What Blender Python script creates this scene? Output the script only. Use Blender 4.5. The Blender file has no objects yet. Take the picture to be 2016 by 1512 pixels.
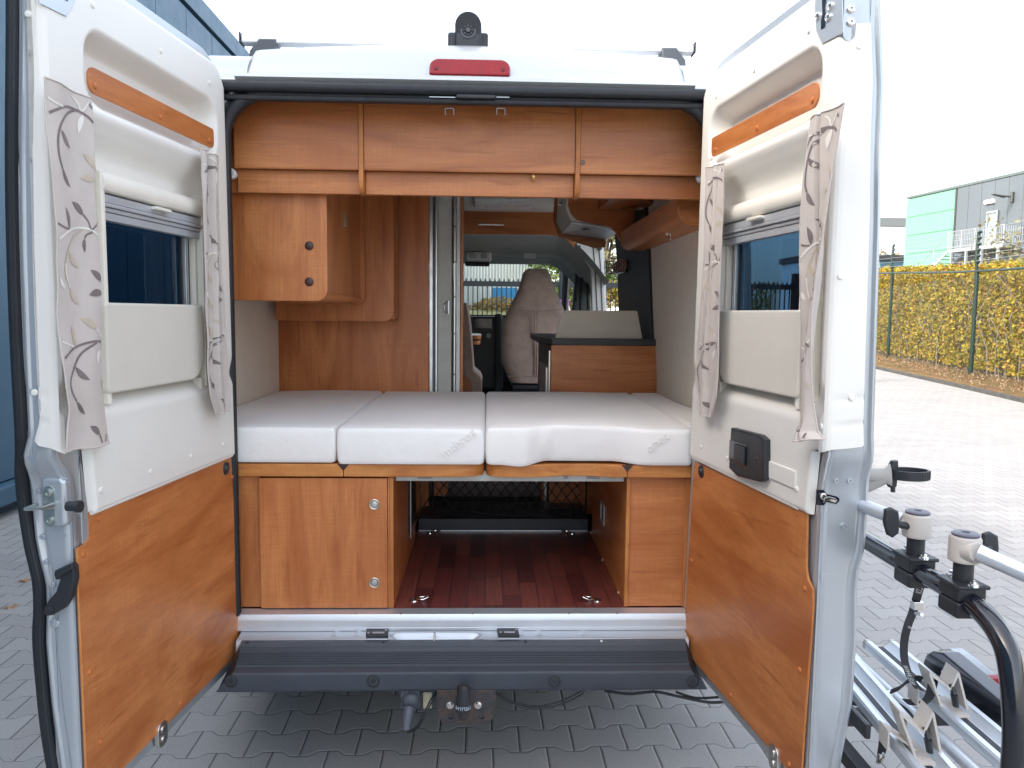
import bpy, bmesh, math, random
from math import sin, cos, pi, radians, atan2, sqrt, floor
from mathutils import Vector as V, Matrix, noise
rnd = random.Random(7)
SC = bpy.context.scene
COL = SC.collection
# ------------------------------------------------------------------ camera, world, sun, exposure
F = 1514.0                                   # focal length in photo pixels (2016 wide)
CAM = V((.062, -2.55, 1.60))
yaw, pit, rol = radians(1.93), radians(5.2), radians(.6)
FW = V((sin(yaw)*cos(pit), cos(yaw)*cos(pit), -sin(pit)))
r0 = V((cos(yaw), -sin(yaw), 0)); u0 = r0.cross(FW)
RT = r0*cos(rol) + u0*sin(rol); UP = -r0*sin(rol) + u0*cos(rol)
cd = bpy.data.cameras.new('camera'); cam = bpy.data.objects.new('camera', cd); COL.objects.link(cam)
m = Matrix((RT, UP, -FW)).transposed().to_4x4(); m.translation = CAM; cam.matrix_world = m
cd.sensor_width = 36; cd.lens = 36*F/2016; cd.clip_start = .02; cd.clip_end = 2000
SC.camera = cam
SUN_EL = radians(36); SUN_AZ = radians(-114)   # azimuth from +Y towards +X: the sun stands to the left, a little behind the camera
SC.world = bpy.data.worlds.new('World'); SC.world.use_nodes = True
wn = SC.world.node_tree.nodes; wl = SC.world.node_tree.links
for n_ in list(wn): wn.remove(n_)
wo = wn.new('ShaderNodeOutputWorld'); bg = wn.new('ShaderNodeBackground'); sky = wn.new('ShaderNodeTexSky')
sky.sky_type = 'NISHITA'; sky.sun_disc = False; sky.sun_elevation = SUN_EL; sky.sun_rotation = SUN_AZ
sky.air_density = 1.0; sky.dust_density = 4.0; sky.ozone_density = 1.0; sky.altitude = 0
bg.inputs[1].default_value = .15
mxw = wn.new('ShaderNodeMix'); mxw.data_type = 'RGBA'; mxw.inputs[0].default_value = .55; mxw.inputs[7].default_value = (2.12, 2.06, 2.0, 1)   # thin even cloud veil over the blue
wl.new(sky.outputs[0], mxw.inputs[6]); wl.new(mxw.outputs[2], bg.inputs[0]); wl.new(bg.outputs[0], wo.inputs[0])
sl = bpy.data.lights.new('sun', 'SUN'); sl.energy = .65; sl.angle = radians(10.0); sl.color = (1, .95, .87)
so = bpy.data.objects.new('sun', sl); COL.objects.link(so)
sd = V((sin(SUN_AZ)*cos(SUN_EL), cos(SUN_AZ)*cos(SUN_EL), sin(SUN_EL)))
so.rotation_euler = sd.to_track_quat('Z', 'Y').to_euler(); so.location = (-30, -20, 30)
SC.view_settings.view_transform = 'Standard'; SC.view_settings.look = 'None'
SC.view_settings.exposure = 2.55; SC.view_settings.gamma = 1
SC.cycles.max_bounces = 10; SC.cycles.diffuse_bounces = 5; SC.cycles.transparent_max_bounces = 24
SC.cycles.use_denoising = True

# ------------------------------------------------------------------ geometry helpers (photo measurements -> metres on real planes)
def ray(x, y): return FW*F + RT*(x-1008) + UP*(756-y)
def PY(x, y, Y): d = ray(x, y); return CAM + d*((Y-CAM.y)/d.y)
def PZ(x, y, Z): d = ray(x, y); return CAM + d*((Z-CAM.z)/d.z)
def PX(x, y, X): d = ray(x, y); return CAM + d*((X-CAM.x)/d.x)
def PN(x, y, O, N): d = ray(x, y); return CAM + d*(((O-CAM).dot(N))/d.dot(N))
class Door:
    def __init__(s, O, S, N, W): s.O, s.S, s.N, s.W = V(O), V(S), V(N), W
    def p(s, a, n, z): return s.O + s.S*a + s.N*n + V((0, 0, z))
    def px(s, x, y, n=0):
        q = PN(x, y, s.O + s.N*n, s.N); return ((q-s.O).dot(s.S), q.z)
aL, aR = radians(6.4), radians(6.8)
DL = Door((-.775, -.03, 0), (-sin(aL), -cos(aL), 0), (cos(aL), -sin(aL), 0), .845)
DR = Door((.76, -.03, 0), (sin(aR), -cos(aR), 0), (-cos(aR), -sin(aR), 0), .785)
def lerp(a, b, t): return a + (b-a)*t
def interp(tab, x):
    if x <= tab[0][0]: return tab[0][1]
    for (a, b), (c, d) in zip(tab, tab[1:]):
        if x <= c: return b + (d-b)*(x-a)/(c-a) if c != a else d
    return tab[-1][1]
def sm(a, b, x):
    t = max(0, min(1, (x-a)/(b-a))); return t*t*(3-2*t)
class MB:
    def __init__(s): s.v = []; s.f = []; s.m = []
    def add(s, vs, fs, m=0):
        o = len(s.v); s.v += [V(p) for p in vs]; s.f += [tuple(i+o for i in f) for f in fs]; s.m += [m]*len(fs); return s
    def bm(s, b, m=0):
        b.verts.index_update(); s.add([v.co.copy() for v in b.verts], [[v.index for v in f.verts] for f in b.faces], m); b.free(); return s
    def box(s, lo, hi, bev=0, m=0, seg=2, T=None):
        b = bmesh.new(); bmesh.ops.create_cube(b, size=1)
        lo, hi = V(lo), V(hi)
        lo, hi = V(map(min, lo, hi)), V(map(max, lo, hi))
        for v in b.verts: v.co = V((lerp(lo.x, hi.x, v.co.x+.5), lerp(lo.y, hi.y, v.co.y+.5), lerp(lo.z, hi.z, v.co.z+.5)))
        if bev: bmesh.ops.bevel(b, geom=b.edges[:], offset=min(bev, min(hi-lo)*.48), segments=seg, affect='EDGES', profile=.5, clamp_overlap=True)
        if T:
            for v in b.verts: v.co = T(v.co)
            bmesh.ops.recalc_face_normals(b, faces=b.faces)
        return s.bm(b, m)
    def prism(s, pts, ext, bev=0, m=0, holes=(), seg=2):
        """closed polygon(s) in 3D extruded by vector ext, with holes"""
        if bev and not holes:
            P = [V(p) for p in pts]; P = [p for i, p in enumerate(P) if (p-P[i-1]).length > 1e-6]; n = len(P); E_ = V(ext); Ln = E_.length; d = E_/Ln
            nn = V((0, 0, 0))
            for i in range(n): nn += P[i].cross(P[(i+1) % n])
            sg = 1 if nn.dot(d) > 0 else -1; bev = min(bev, Ln*.49)
            inw = []
            for i in range(n):
                e0 = (P[i]-P[i-1]).normalized(); e1 = (P[(i+1) % n]-P[i]).normalized(); a0 = d.cross(e0)*sg; a1 = d.cross(e1)*sg; m2 = a0+a1
                inw.append(m2.normalized()/max(.5, m2.normalized().dot(a0)) if m2.length > 1e-6 else a0)
            cen = sum(P, V((0, 0, 0)))/n; mr = min((p-cen).length for p in P); bi = min(bev, mr*.6)
            rg = [(bi*(1-sin(pi/2*k/seg)), bev*(1-cos(pi/2*k/seg))) for k in range(seg+1)]
            rg = rg+[(a_, Ln-h_) for a_, h_ in rg[::-1]]
            vs = [p+w_*a_+d*h_ for a_, h_ in rg for p, w_ in zip(P, inw)]; fs = []
            for k in range(len(rg)-1):
                for i in range(n):
                    j = (i+1) % n; q_ = (k*n+i, k*n+j, (k+1)*n+j, (k+1)*n+i); fs.append(q_ if sg > 0 else q_[::-1])
            c0 = tuple(range(n)); c1_ = tuple((len(rg)-1)*n+i for i in range(n)); fs.append(c0[::-1] if sg > 0 else c0); fs.append(c1_ if sg > 0 else c1_[::-1])
            return s.add(vs, fs, m)
        b = bmesh.new(); ext = V(ext); loops = [pts]+list(holes); E0 = []; E1 = []
        for lp in loops:
            a = [b.verts.new(V(p)) for p in lp]; c = [b.verts.new(V(p)+ext) for p in lp]; k = len(lp)
            for i in range(k):
                E0.append(b.edges.new((a[i], a[(i+1) % k]))); E1.append(b.edges.new((c[i], c[(i+1) % k])))
                b.faces.new((a[i], a[(i+1) % k], c[(i+1) % k], c[i]))
        if len(loops) == 1:
            b.verts.ensure_lookup_table(); k = len(pts)
            b.faces.new([b.verts[i] for i in range(k)][::-1]); b.faces.new([b.verts[k+i] for i in range(k)])
        else:
            bmesh.ops.triangle_fill(b, use_beauty=True, edges=E0); bmesh.ops.triangle_fill(b, use_beauty=True, edges=E1)
        bmesh.ops.recalc_face_normals(b, faces=b.faces)
        if bev:
            es = [e for e in b.edges if len(e.link_faces) == 2 and e.link_faces[0].normal.angle(e.link_faces[1].normal, 0) > .9 and not abs((e.verts[0].co-e.verts[1].co).normalized().dot(ext.normalized())) > .95]
            bmesh.ops.bevel(b, geom=es, offset=bev, segments=seg, affect='EDGES', profile=.5, clamp_overlap=True)
        return s.bm(b, m)
    def tube(s, path, r, seg=10, closed=False, m=0, caps=True, sq=(1, 1), up=None):
        P = [V(p) for p in path]; n = len(P); vs = []; fs = []; prev = None
        for i, p in enumerate(P):
            t = (P[(i+1) % n]-P[i-1]) if closed else (P[min(i+1, n-1)]-P[max(i-1, 0)])
            t.normalize()
            if up is not None: a = V(up) - t*V(up).dot(t)
            elif prev is None: a = (V((0, 0, 1)) if abs(t.z) < .9 else V((0, 1, 0))); a = a - t*a.dot(t)
            else: a = prev - t*prev.dot(t)
            a.normalize(); prev = a; b = t.cross(a); rr = r[i] if isinstance(r, (list, tuple)) else r
            for k in range(seg):
                w = 2*pi*(k+.5)/seg; vs.append(p + a*cos(w)*rr*sq[0] + b*sin(w)*rr*sq[1])
        for i in range(n if closed else n-1):
            j = (i+1) % n
            for k in range(seg):
                k2 = (k+1) % seg; fs.append((i*seg+k, i*seg+k2, j*seg+k2, j*seg+k))
        if caps and not closed:
            fs.append(tuple(range(seg))[::-1]); fs.append(tuple((n-1)*seg+k for k in range(seg)))
        return s.add(vs, fs, m)
    def cyl(s, a, b, r, seg=20, m=0, r2=None):
        a, b = V(a), V(b); d = (b-a).normalized()
        return s.tube([a, b], [r, r if r2 is None else r2], seg, m=m)
    def lathe(s, O, ax, prof, seg=24, m=0):
        """prof: list of (radius, height along ax)"""
        O = V(O); ax = V(ax).normalized(); a = V((0, 0, 1)) if abs(ax.z) < .9 else V((1, 0, 0)); a = (a-ax*a.dot(ax)).normalized(); b = ax.cross(a)
        vs = []; fs = []
        for r, h in prof:
            for k in range(seg): w = 2*pi*k/seg; vs.append(O+ax*h+a*cos(w)*r+b*sin(w)*r)
        for i in range(len(prof)-1):
            for k in range(seg): k2 = (k+1) % seg; fs.append((i*seg+k, i*seg+k2, (i+1)*seg+k2, (i+1)*seg+k))
        fs.append(tuple(range(seg))[::-1]); fs.append(tuple((len(prof)-1)*seg+k for k in range(seg)))
        return s.add(vs, fs, m)
    def grid(s, fn, nu, nv, m=0, skip=None, flip=False):
        vs = [fn(i/nu, j/nv) for j in range(nv+1) for i in range(nu+1)]; fs = []
        for j in range(nv):
            for i in range(nu):
                if skip and skip((i+.5)/nu, (j+.5)/nv): continue
                q = (j*(nu+1)+i, j*(nu+1)+i+1, (j+1)*(nu+1)+i+1, (j+1)*(nu+1)+i); fs.append(q[::-1] if flip else q)
        return s.add(vs, fs, m)
    def ribbon(s, path, wid, th=.0015, m=0):
        """flat strap: path points, wid = vector(s) across"""
        P = [V(p) for p in path]; n = len(P); vs = []; fs = []
        for i, p in enumerate(P):
            w = V(wid[i] if isinstance(wid, list) else wid)*.5; t = (P[min(i+1, n-1)]-P[max(i-1, 0)]).normalized(); q = w.cross(t).normalized()*th*.5
            vs += [p-w-q, p+w-q, p+w+q, p-w+q]
        for i in range(n-1):
            for k in range(4): fs.append((i*4+k, i*4+(k+1) % 4, i*4+4+(k+1) % 4, i*4+4+k))
        fs.append((3, 2, 1, 0)); fs.append(tuple((n-1)*4+k for k in range(4)))
        return s.add(vs, fs, m)
def rrect(x0, x1, z0, z1, r, seg=6, rs=None):
    """rounded rectangle, 2D; rs = radii for (x0z0, x1z0, x1z1, x0z1)"""
    rs = rs or (r,)*4; out = []
    for (cx, cz, a, rr) in ((x0, z0, pi, rs[0]), (x1, z0, 1.5*pi, rs[1]), (x1, z1, 0, rs[2]), (x0, z1, .5*pi, rs[3])):
        ccx = cx+rr if cx == x0 else cx-rr; ccz = cz+rr if cz == z0 else cz-rr
        if rr < 1e-5: out.append((cx, cz)); continue
        for k in range(seg+1): w = a+.5*pi*k/seg; out.append((ccx+rr*cos(w), ccz+rr*sin(w)))
    return out
def smooth_path(P, k=6, closed=False):
    P = [V(p) for p in P]; n = len(P); out = []
    for i in range(n if closed else n-1):
        p0 = P[i-1] if (i or closed) else P[0]; p1 = P[i]; p2 = P[(i+1) % n]; p3 = P[(i+2) % n] if (closed or i+2 < n) else P[-1]
        for j in range(k):
            t = j/k; out.append(.5*((2*p1)+(p2-p0)*t+(2*p0-5*p1+4*p2-p3)*t*t+(3*p1-p0-3*p2+p3)*t*t*t))
    if not closed: out.append(P[-1])
    return out
def wloc(o):
    l = V((0, 0, 0))
    while o: l += V(o.location); o = o.parent
    return l
SPLIT = {'bumper_screw', 'cab_side_glass', 'guide_rail', 'lens_screw', 'sill_screw', 'buffer_screws', 'clamp_bolt', 'trim_clip', 'screw_cap', 'frame_screw', 'white_cap', 'frame_bolt', 'knob_row', 'rail_clip', 'landing_posts', 'blind_slats', 'pillar_groove'}
RENAME = {'buffer_screws': 'buffer_screw', 'knob_row': 'knob', 'landing_posts': 'landing_post', 'blind_slats': 'blind_slat'}
def obj(name, mb, mats, parent=None, **k):
    if name not in SPLIT or parent is None: return obj1(name, mb, mats, parent, **k)
    par = list(range(len(mb.v)))
    def fd(i):
        while par[i] != i: par[i] = par[par[i]]; i = par[i]
        return i
    for f in mb.f:
        for i in f[1:]: par[fd(i)] = fd(f[0])
    comp = {}
    for f, m_ in zip(mb.f, mb.m): comp.setdefault(fd(f[0]), []).append((f, m_))
    for fl in comp.values():
        c = MB(); ids = sorted({i for f, _ in fl for i in f}); mp = {i: j for j, i in enumerate(ids)}
        c.v = [mb.v[i] for i in ids]; c.f = [tuple(mp[i] for i in f) for f, _ in fl]; c.m = [m_ for _, m_ in fl]; o = obj1(RENAME.get(name, name), c, mats, parent, **k)
    return o
def obj1(name, mb, mats, parent=None, label=None, cat=None, group=None, kind=None, smooth=40):
    me = bpy.data.meshes.new(name)
    mats = mats if isinstance(mats, (list, tuple)) else [mats]
    if parent is not None: off = wloc(parent)
    else:
        xs = [p.x for p in mb.v]; ys = [p.y for p in mb.v]; zs = [p.z for p in mb.v]
        off = V(((min(xs)+max(xs))/2, (min(ys)+max(ys))/2, min(zs)))
        if kind: off = V((0, 0, 0))
    me.from_pydata([tuple(p-off) for p in mb.v], [], mb.f)
    for x in mats: me.materials.append(x)
    me.polygons.foreach_set('material_index', mb.m)
    if smooth:
        me.polygons.foreach_set('use_smooth', [len(f) <= 4 for f in mb.f]); me.set_sharp_from_angle(angle=radians(smooth))
    me.update()
    o = bpy.data.objects.new(name, me); COL.objects.link(o)
    if smooth: wn2 = o.modifiers.new('weighted', 'WEIGHTED_NORMAL'); wn2.keep_sharp = True; wn2.weight = 60
    if parent is not None: o.parent = parent
    else: o.location = off
    tag(o, label, cat, group, kind); return o
def tag(o, label=None, cat=None, group=None, kind=None):
    if label: o['label'] = label
    if cat: o['category'] = cat
    if group: o['group'] = group
    if kind: o['kind'] = kind
def thing(name, loc, label, cat, group=None):
    o = bpy.data.objects.new(name, None); COL.objects.link(o); o.location = loc; tag(o, label, cat, group); o.empty_display_size = .2; return o
def copy_tree(o, parent=None):
    c = o.copy(); COL.objects.link(c)
    if parent is not None: c.parent = parent
    for ch in [x for x in bpy.data.objects if x.parent == o]: copy_tree(ch, c)
    return c
def text_mb(mb, txt, O, X, Yd, size, depth=.0005, m=0):
    cu = bpy.data.curves.new('lettering', 'FONT'); cu.body = txt; cu.size = size; cu.extrude = depth; cu.align_x = 'CENTER'; cu.align_y = 'CENTER'; cu.resolution_u = 2
    to = bpy.data.objects.new('lettering', cu); COL.objects.link(to); dg = bpy.context.evaluated_depsgraph_get(); me = to.evaluated_get(dg).to_mesh()
    X = V(X).normalized(); Yd = V(Yd).normalized(); Z = X.cross(Yd); O = V(O)
    mb.add([O+X*v.co.x+Yd*v.co.y+Z*v.co.z for v in me.vertices], [tuple(p.vertices) for p in me.polygons], m)
    to.to_mesh_clear(); bpy.data.objects.remove(to); bpy.data.curves.remove(cu)
    return mb
# ------------------------------------------------------------------ materials
class NT:
    def __init__(s, name):
        s.mat = bpy.data.materials.new(name); s.mat.use_nodes = True; s.t = s.mat.node_tree; s.n = s.t.nodes
        s.b = s.n['Principled BSDF']; s.out = s.n['Material Output']
    def new(s, t, **k):
        x = s.n.new(t)
        for a, b in k.items(): setattr(x, a, b)
        return x
    def link(s, a, b): s.t.links.new(a, b)
    def set(s, sock, v):
        if hasattr(v, 'is_output'): s.link(v, sock)
        else: sock.default_value = v
    def math(s, op, a, b=0, c=0):
        x = s.new('ShaderNodeMath', operation=op)
        for i, q in enumerate((a, b, c)): s.set(x.inputs[i], q)
        return x.outputs[0]
    def coord(s, kind='Object'): return s.new('ShaderNodeTexCoord').outputs[kind]
    def pos(s): return s.new('ShaderNodeNewGeometry').outputs['Position']
    def map(s, vec, scale=(1, 1, 1), rot=(0, 0, 0), loc=(0, 0, 0)):
        x = s.new('ShaderNodeMapping'); s.link(vec, x.inputs[0]); x.inputs['Scale'].default_value = scale; x.inputs['Rotation'].default_value = rot; x.inputs['Location'].default_value = loc; return x.outputs[0]
    def noise(s, vec, sc=5, det=4, rough=.5, dist=0, out='Fac'):
        x = s.new('ShaderNodeTexNoise'); s.link(vec, x.inputs['Vector']); x.inputs['Scale'].default_value = sc; x.inputs['Detail'].default_value = det; x.inputs['Roughness'].default_value = rough; x.inputs['Distortion'].default_value = dist; return x.outputs[out]
    def ramp(s, fac, stops):
        x = s.new('ShaderNodeValToRGB'); s.link(fac, x.inputs[0]); e = x.color_ramp.elements
        while len(e) > 1: e.remove(e[-1])
        e[0].position = stops[0][0]; e[0].color = (*stops[0][1], 1) if hasattr(stops[0][1], '__len__') else (stops[0][1],)*3+(1,)
        for p, c in stops[1:]:
            q = e.new(p); q.color = (*c, 1) if hasattr(c, '__len__') else (c, c, c, 1)
        return x.outputs[0]
    def mix(s, fac, a, b, mode='MIX'):
        x = s.new('ShaderNodeMix', data_type='RGBA', blend_type=mode)
        s.set(x.inputs[0], fac)
        for i, q in ((6, a), (7, b)):
            if hasattr(q, 'is_output'): s.link(q, x.inputs[i])
            else: x.inputs[i].default_value = (*q, 1)
        return x.outputs[2]
    def bump(s, h, st=.3, d=.001):
        x = s.new('ShaderNodeBump'); x.inputs['Strength'].default_value = st; x.inputs['Distance'].default_value = d; s.link(h, x.inputs['Height']); s.link(x.outputs[0], s.b.inputs['Normal'])
    def base(s, c):
        if hasattr(c, 'is_output'): s.link(c, s.b.inputs['Base Color'])
        else: s.b.inputs['Base Color'].default_value = (*c, 1)
    def pr(s, rough=.5, metal=0, spec=.5, coat=0):
        s.set(s.b.inputs['Roughness'], rough); s.b.inputs['Metallic'].default_value = metal; s.b.inputs['Specular IOR Level'].default_value = spec; s.b.inputs['Coat Weight'].default_value = coat; s.b.inputs['Coat Roughness'].default_value = .08
        return s.mat
def plain(name, c, rough=.5, metal=0, spec=.5, coat=0, var=.08, vs=6, bs=0, bd=.0005, bsc=300):
    t = NT(name); p = t.coord()
    f = t.noise(p, vs, 5, .6)
    t.base(t.mix(t.ramp(f, [(.3, 0), (.7, 1)]), tuple(x*(1-var) for x in c), tuple(min(1, x*(1+var)) for x in c)))
    rr = t.ramp(t.noise(p, vs*2.3, 5, .6), [(.3, max(0.02, rough-.06)), (.7, min(1, rough+.08))]) if var > .035 else rough
    if bs: t.bump(t.noise(p, bsc, 3, .6), bs, bd)
    return t.pr(rr, metal, spec, coat)
def wood(name, ax, c=(.57, .205, .062), dark=.55, rough=.33, k=1.0):
    t = NT(name); p = t.coord(); i = 'xyz'.index(ax)
    sc = [5.5*k]*3; sc[i] = 1.3*k
    f1 = t.noise(t.map(p, sc), 1, 5, .55, 1.2)
    s2 = [120.]*3; s2[i] = 5.
    f2 = t.noise(t.map(p, s2), 1, 4, .6)
    s3 = [10.]*3; s3[i] = 230.
    f3 = t.noise(t.map(p, s3), 1, 2, .5)
    s4 = [38.]*3; s4[i] = 3.2
    f4 = t.noise(t.map(p, s4, loc=(3, 1, 7)), 1, 3, .6, .6)
    c2 = tuple(x*dark for x in c); cd_ = (c[0]*.55, c[1]*.42, c[2]*.35)
    col = t.mix(t.ramp(f1, [(.34, 0), (.62, 1)]), (c[0]*.72, c[1]*.60, c[2]*.50), (min(1, c[0]*1.10), c[1]*1.20, c[2]*1.3))
    col = t.mix(t.ramp(f2, [(.35, .30), (.6, 0)]), col, cd_)
    col = t.mix(t.ramp(f3, [(.4, .16), (.65, 0)]), col, cd_)
    col = t.mix(t.ramp(f4, [(.30, .55), (.42, 0)]), col, cd_)
    t.base(col); t.bump(f2, .06, .0004)
    return t.pr(t.ramp(f2, [(.3, rough), (.7, rough+.08)]), 0, .5)
WX = wood('cherry_laminate_across', 'x'); WY = wood('cherry_laminate_lengthwise', 'y'); WZ = wood('cherry_laminate_upright', 'z')
WE = wood('edge_banding_orange', 'x', (.60, .24, .06), rough=.4, k=2); WEZ = wood('edge_banding_upright', 'z', (.58, .22, .055), rough=.4, k=2)
SILVER = plain('silver_paint', (.50, .54, .57), .32, .55, .5, .3, .03, 3)
WHITEP = plain('pale_silver_body_paint', (.50, .53, .535), .30, .25, .5, .5, .02, 3)
TRIM = plain('white_moulded_trim', (.80, .785, .73), .38, 0, .5, 0, .02, 4, .1, .0003, 500)
CREAM = plain('cream_plastic', (.80, .77, .68), .42, 0, .5, 0, .03, 5)
ALU = plain('aluminium', (.62, .65, .67), .33, .9, .5, 0, .04, 9)
ALUW = plain('anodised_aluminium', (.66, .70, .74), .38, .65, .5, 0, .03, 9)
CHROME = plain('chrome', (.78, .76, .73), .12, 1, .5, 0, .02, 9)
STEELB = plain('brushed_nickel', (.66, .63, .58), .3, 1, .5, 0, .03, 9)
RUBBER = plain('black_rubber', (.014, .017, .022), .5, 0, .45, 0, .15, 20, .2, .0005, 200)
BLACKP = plain('black_plastic', (.022, .025, .030), .42, 0, .5, 0, .1, 14, .12, .0003, 600)
BLACKG = plain('black_gloss_paint', (.010, .012, .018), .12, 0, .6, .6, .1, 10)
BUMPER = plain('dark_grey_bumper_plastic', (.046, .055, .070), .38, 0, .5, 0, .1, 10, .15, .0003, 700)
CHAR = plain('charcoal_board', (.045, .046, .050), .5, 0, .5, 0, .15, 30)
HEADL = plain('grey_headliner', (.36, .37, .34), .75, 0, .3, 0, .08, 30, .2, .0006, 300)
PILLAR = plain('grey_pillar_trim', (.66, .66, .63), .5, 0, .4, 0, .03, 10)
BROWNC = plain('dark_brown_cap', (.05, .022, .018), .35, 0, .5)
ORIVET = plain('cherry_screw_cap', (.52, .16, .045), .35, 0, .5)
REDL = plain('red_lamp_lens', (.24, .003, .007), .25, 0, .35, .1, .1, 30)
WHITEC = plain('white_plastic', (.8, .8, .78), .3, 0, .5)
BEIGEP = plain('beige_grey_plastic', (.52, .49, .45), .5, 0, .4, 0, .04, 12, .1, .0003, 500)
RUST = None
def mk_rusty():
    t = NT('rusty_black_steel'); p = t.coord(); f = t.noise(p, 28, 6, .65); g = t.noise(p, 9, 4, .6)
    c = t.mix(t.ramp(f, [(.45, 0), (.62, 1)]), (.05, .05, .06), (.10, .075, .06)); t.base(t.mix(t.ramp(g, [(.56, 0), (.70, .8)]), c, (.16, .065, .03)))
    t.bump(f, .4, .001); return t.pr(.55, .3)
RUST = mk_rusty()
def fabric(name, c, sc=900, var=.1, rough=.85, bs=.35):
    t = NT(name); p = t.coord(); f = t.noise(p, 14, 4, .6)
    w1 = t.noise(t.map(p, (sc*.3, sc*.3, sc*.02)), 1, 2); w2 = t.noise(t.map(p, (sc*.02, sc*.02, sc*.3)), 1, 2)
    k = t.math('MULTIPLY', t.math('ADD', w1, w2), .5)
    t.base(t.mix(t.ramp(f, [(.3, 0), (.7, 1)]), tuple(x*(1-var) for x in c), tuple(x*(1+var) for x in c)))
    t.bump(k, bs, .0006); t.b.inputs['Sheen Weight'].default_value = .25
    return t.pr(rough, 0, .3)
CLOTH = fabric('taupe_curtain_cloth', (.54, .487, .445), 900, .05, .62)
CL_D = fabric('dark_embroidery', (.18, .145, .14), 1500, .25, .6); CL_B = fabric('beige_embroidery', (.50, .43, .33), 1500, .1, .55); CL_W = fabric('cream_embroidery', (.74, .71, .65), 1500, .05, .5)
WALLF = fabric('cream_wall_fabric', (.76, .71, .60), 700, .03, .8, .2); PADF = fabric('padded_vinyl', (.66, .63, .55), 500, .02, .6, .25)
SEATF = fabric('taupe_suede_seat', (.52, .39, .325), 400, .16, .9); SEATL = fabric('seat_piping', (.42, .31, .26), 400, .1, .8)
CEIL = fabric('ceiling_cloth', (.55, .52, .46), 400, .05, .8)
def mk_mattress():
    t = NT('white_knitted_mattress_cover'); p = t.coord()
    w = t.new('ShaderNodeTexWave', wave_type='BANDS', bands_direction='DIAGONAL'); t.link(p, w.inputs[0]); w.inputs['Scale'].default_value = 75; w.inputs['Distortion'].default_value = .6
    g = t.noise(p, 5, 3, .5); h = t.noise(p, 500, 2); big = t.noise(p, 9, 3, .5, .4)
    t.base(t.mix(g, (.82, .81, .78), (.87, .86, .835)))
    b = t.new('ShaderNodeBump'); b.inputs['Strength'].default_value = .18; b.inputs['Distance'].default_value = .0008; t.link(t.math('ADD', w.outputs[1], h), b.inputs['Height'])
    b2 = t.new('ShaderNodeBump'); b2.inputs['Strength'].default_value = .5; b2.inputs['Distance'].default_value = .012; t.link(big, b2.inputs['Height']); t.link(b.outputs[0], b2.inputs['Normal']); t.link(b2.outputs[0], t.b.inputs['Normal'])
    t.b.inputs['Sheen Weight'].default_value = .2
    return t.pr(.8, 0, .25)
MATT = mk_mattress()
def glass(name, tint, refl=.5, f0=.05):
    t = NT(name); t.n.remove(t.b); tr = t.new('ShaderNodeBsdfTransparent'); tr.inputs[0].default_value = (*tint, 1)
    gl = t.new('ShaderNodeBsdfGlossy'); gl.inputs['Roughness'].default_value = 0.0; gl.inputs[0].default_value = (*refl, 1)
    g = t.new('ShaderNodeNewGeometry'); dt = t.new('ShaderNodeVectorMath', operation='DOT_PRODUCT'); t.link(g.outputs['Incoming'], dt.inputs[0]); t.link(g.outputs['Normal'], dt.inputs[1])
    c = t.math('ABSOLUTE', dt.outputs['Value']); p = t.math('POWER', t.math('SUBTRACT', 1, c), 5); f = t.math('ADD', t.math('MULTIPLY', p, 1-f0), f0)
    mx = t.new('ShaderNodeMixShader'); t.link(f, mx.inputs[0]); t.link(tr.outputs[0], mx.inputs[1]); t.link(gl.outputs[0], mx.inputs[2]); t.link(mx.outputs[0], t.out.inputs[0]); return t.mat
GLASS_T = glass('blue_tinted_acrylic', (.19, .28, .36), (.55, .68, .78), .06); GLASS_C = glass('clear_windscreen_glass', (.80, .86, .84), (.7, .7, .7), .04)
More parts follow.
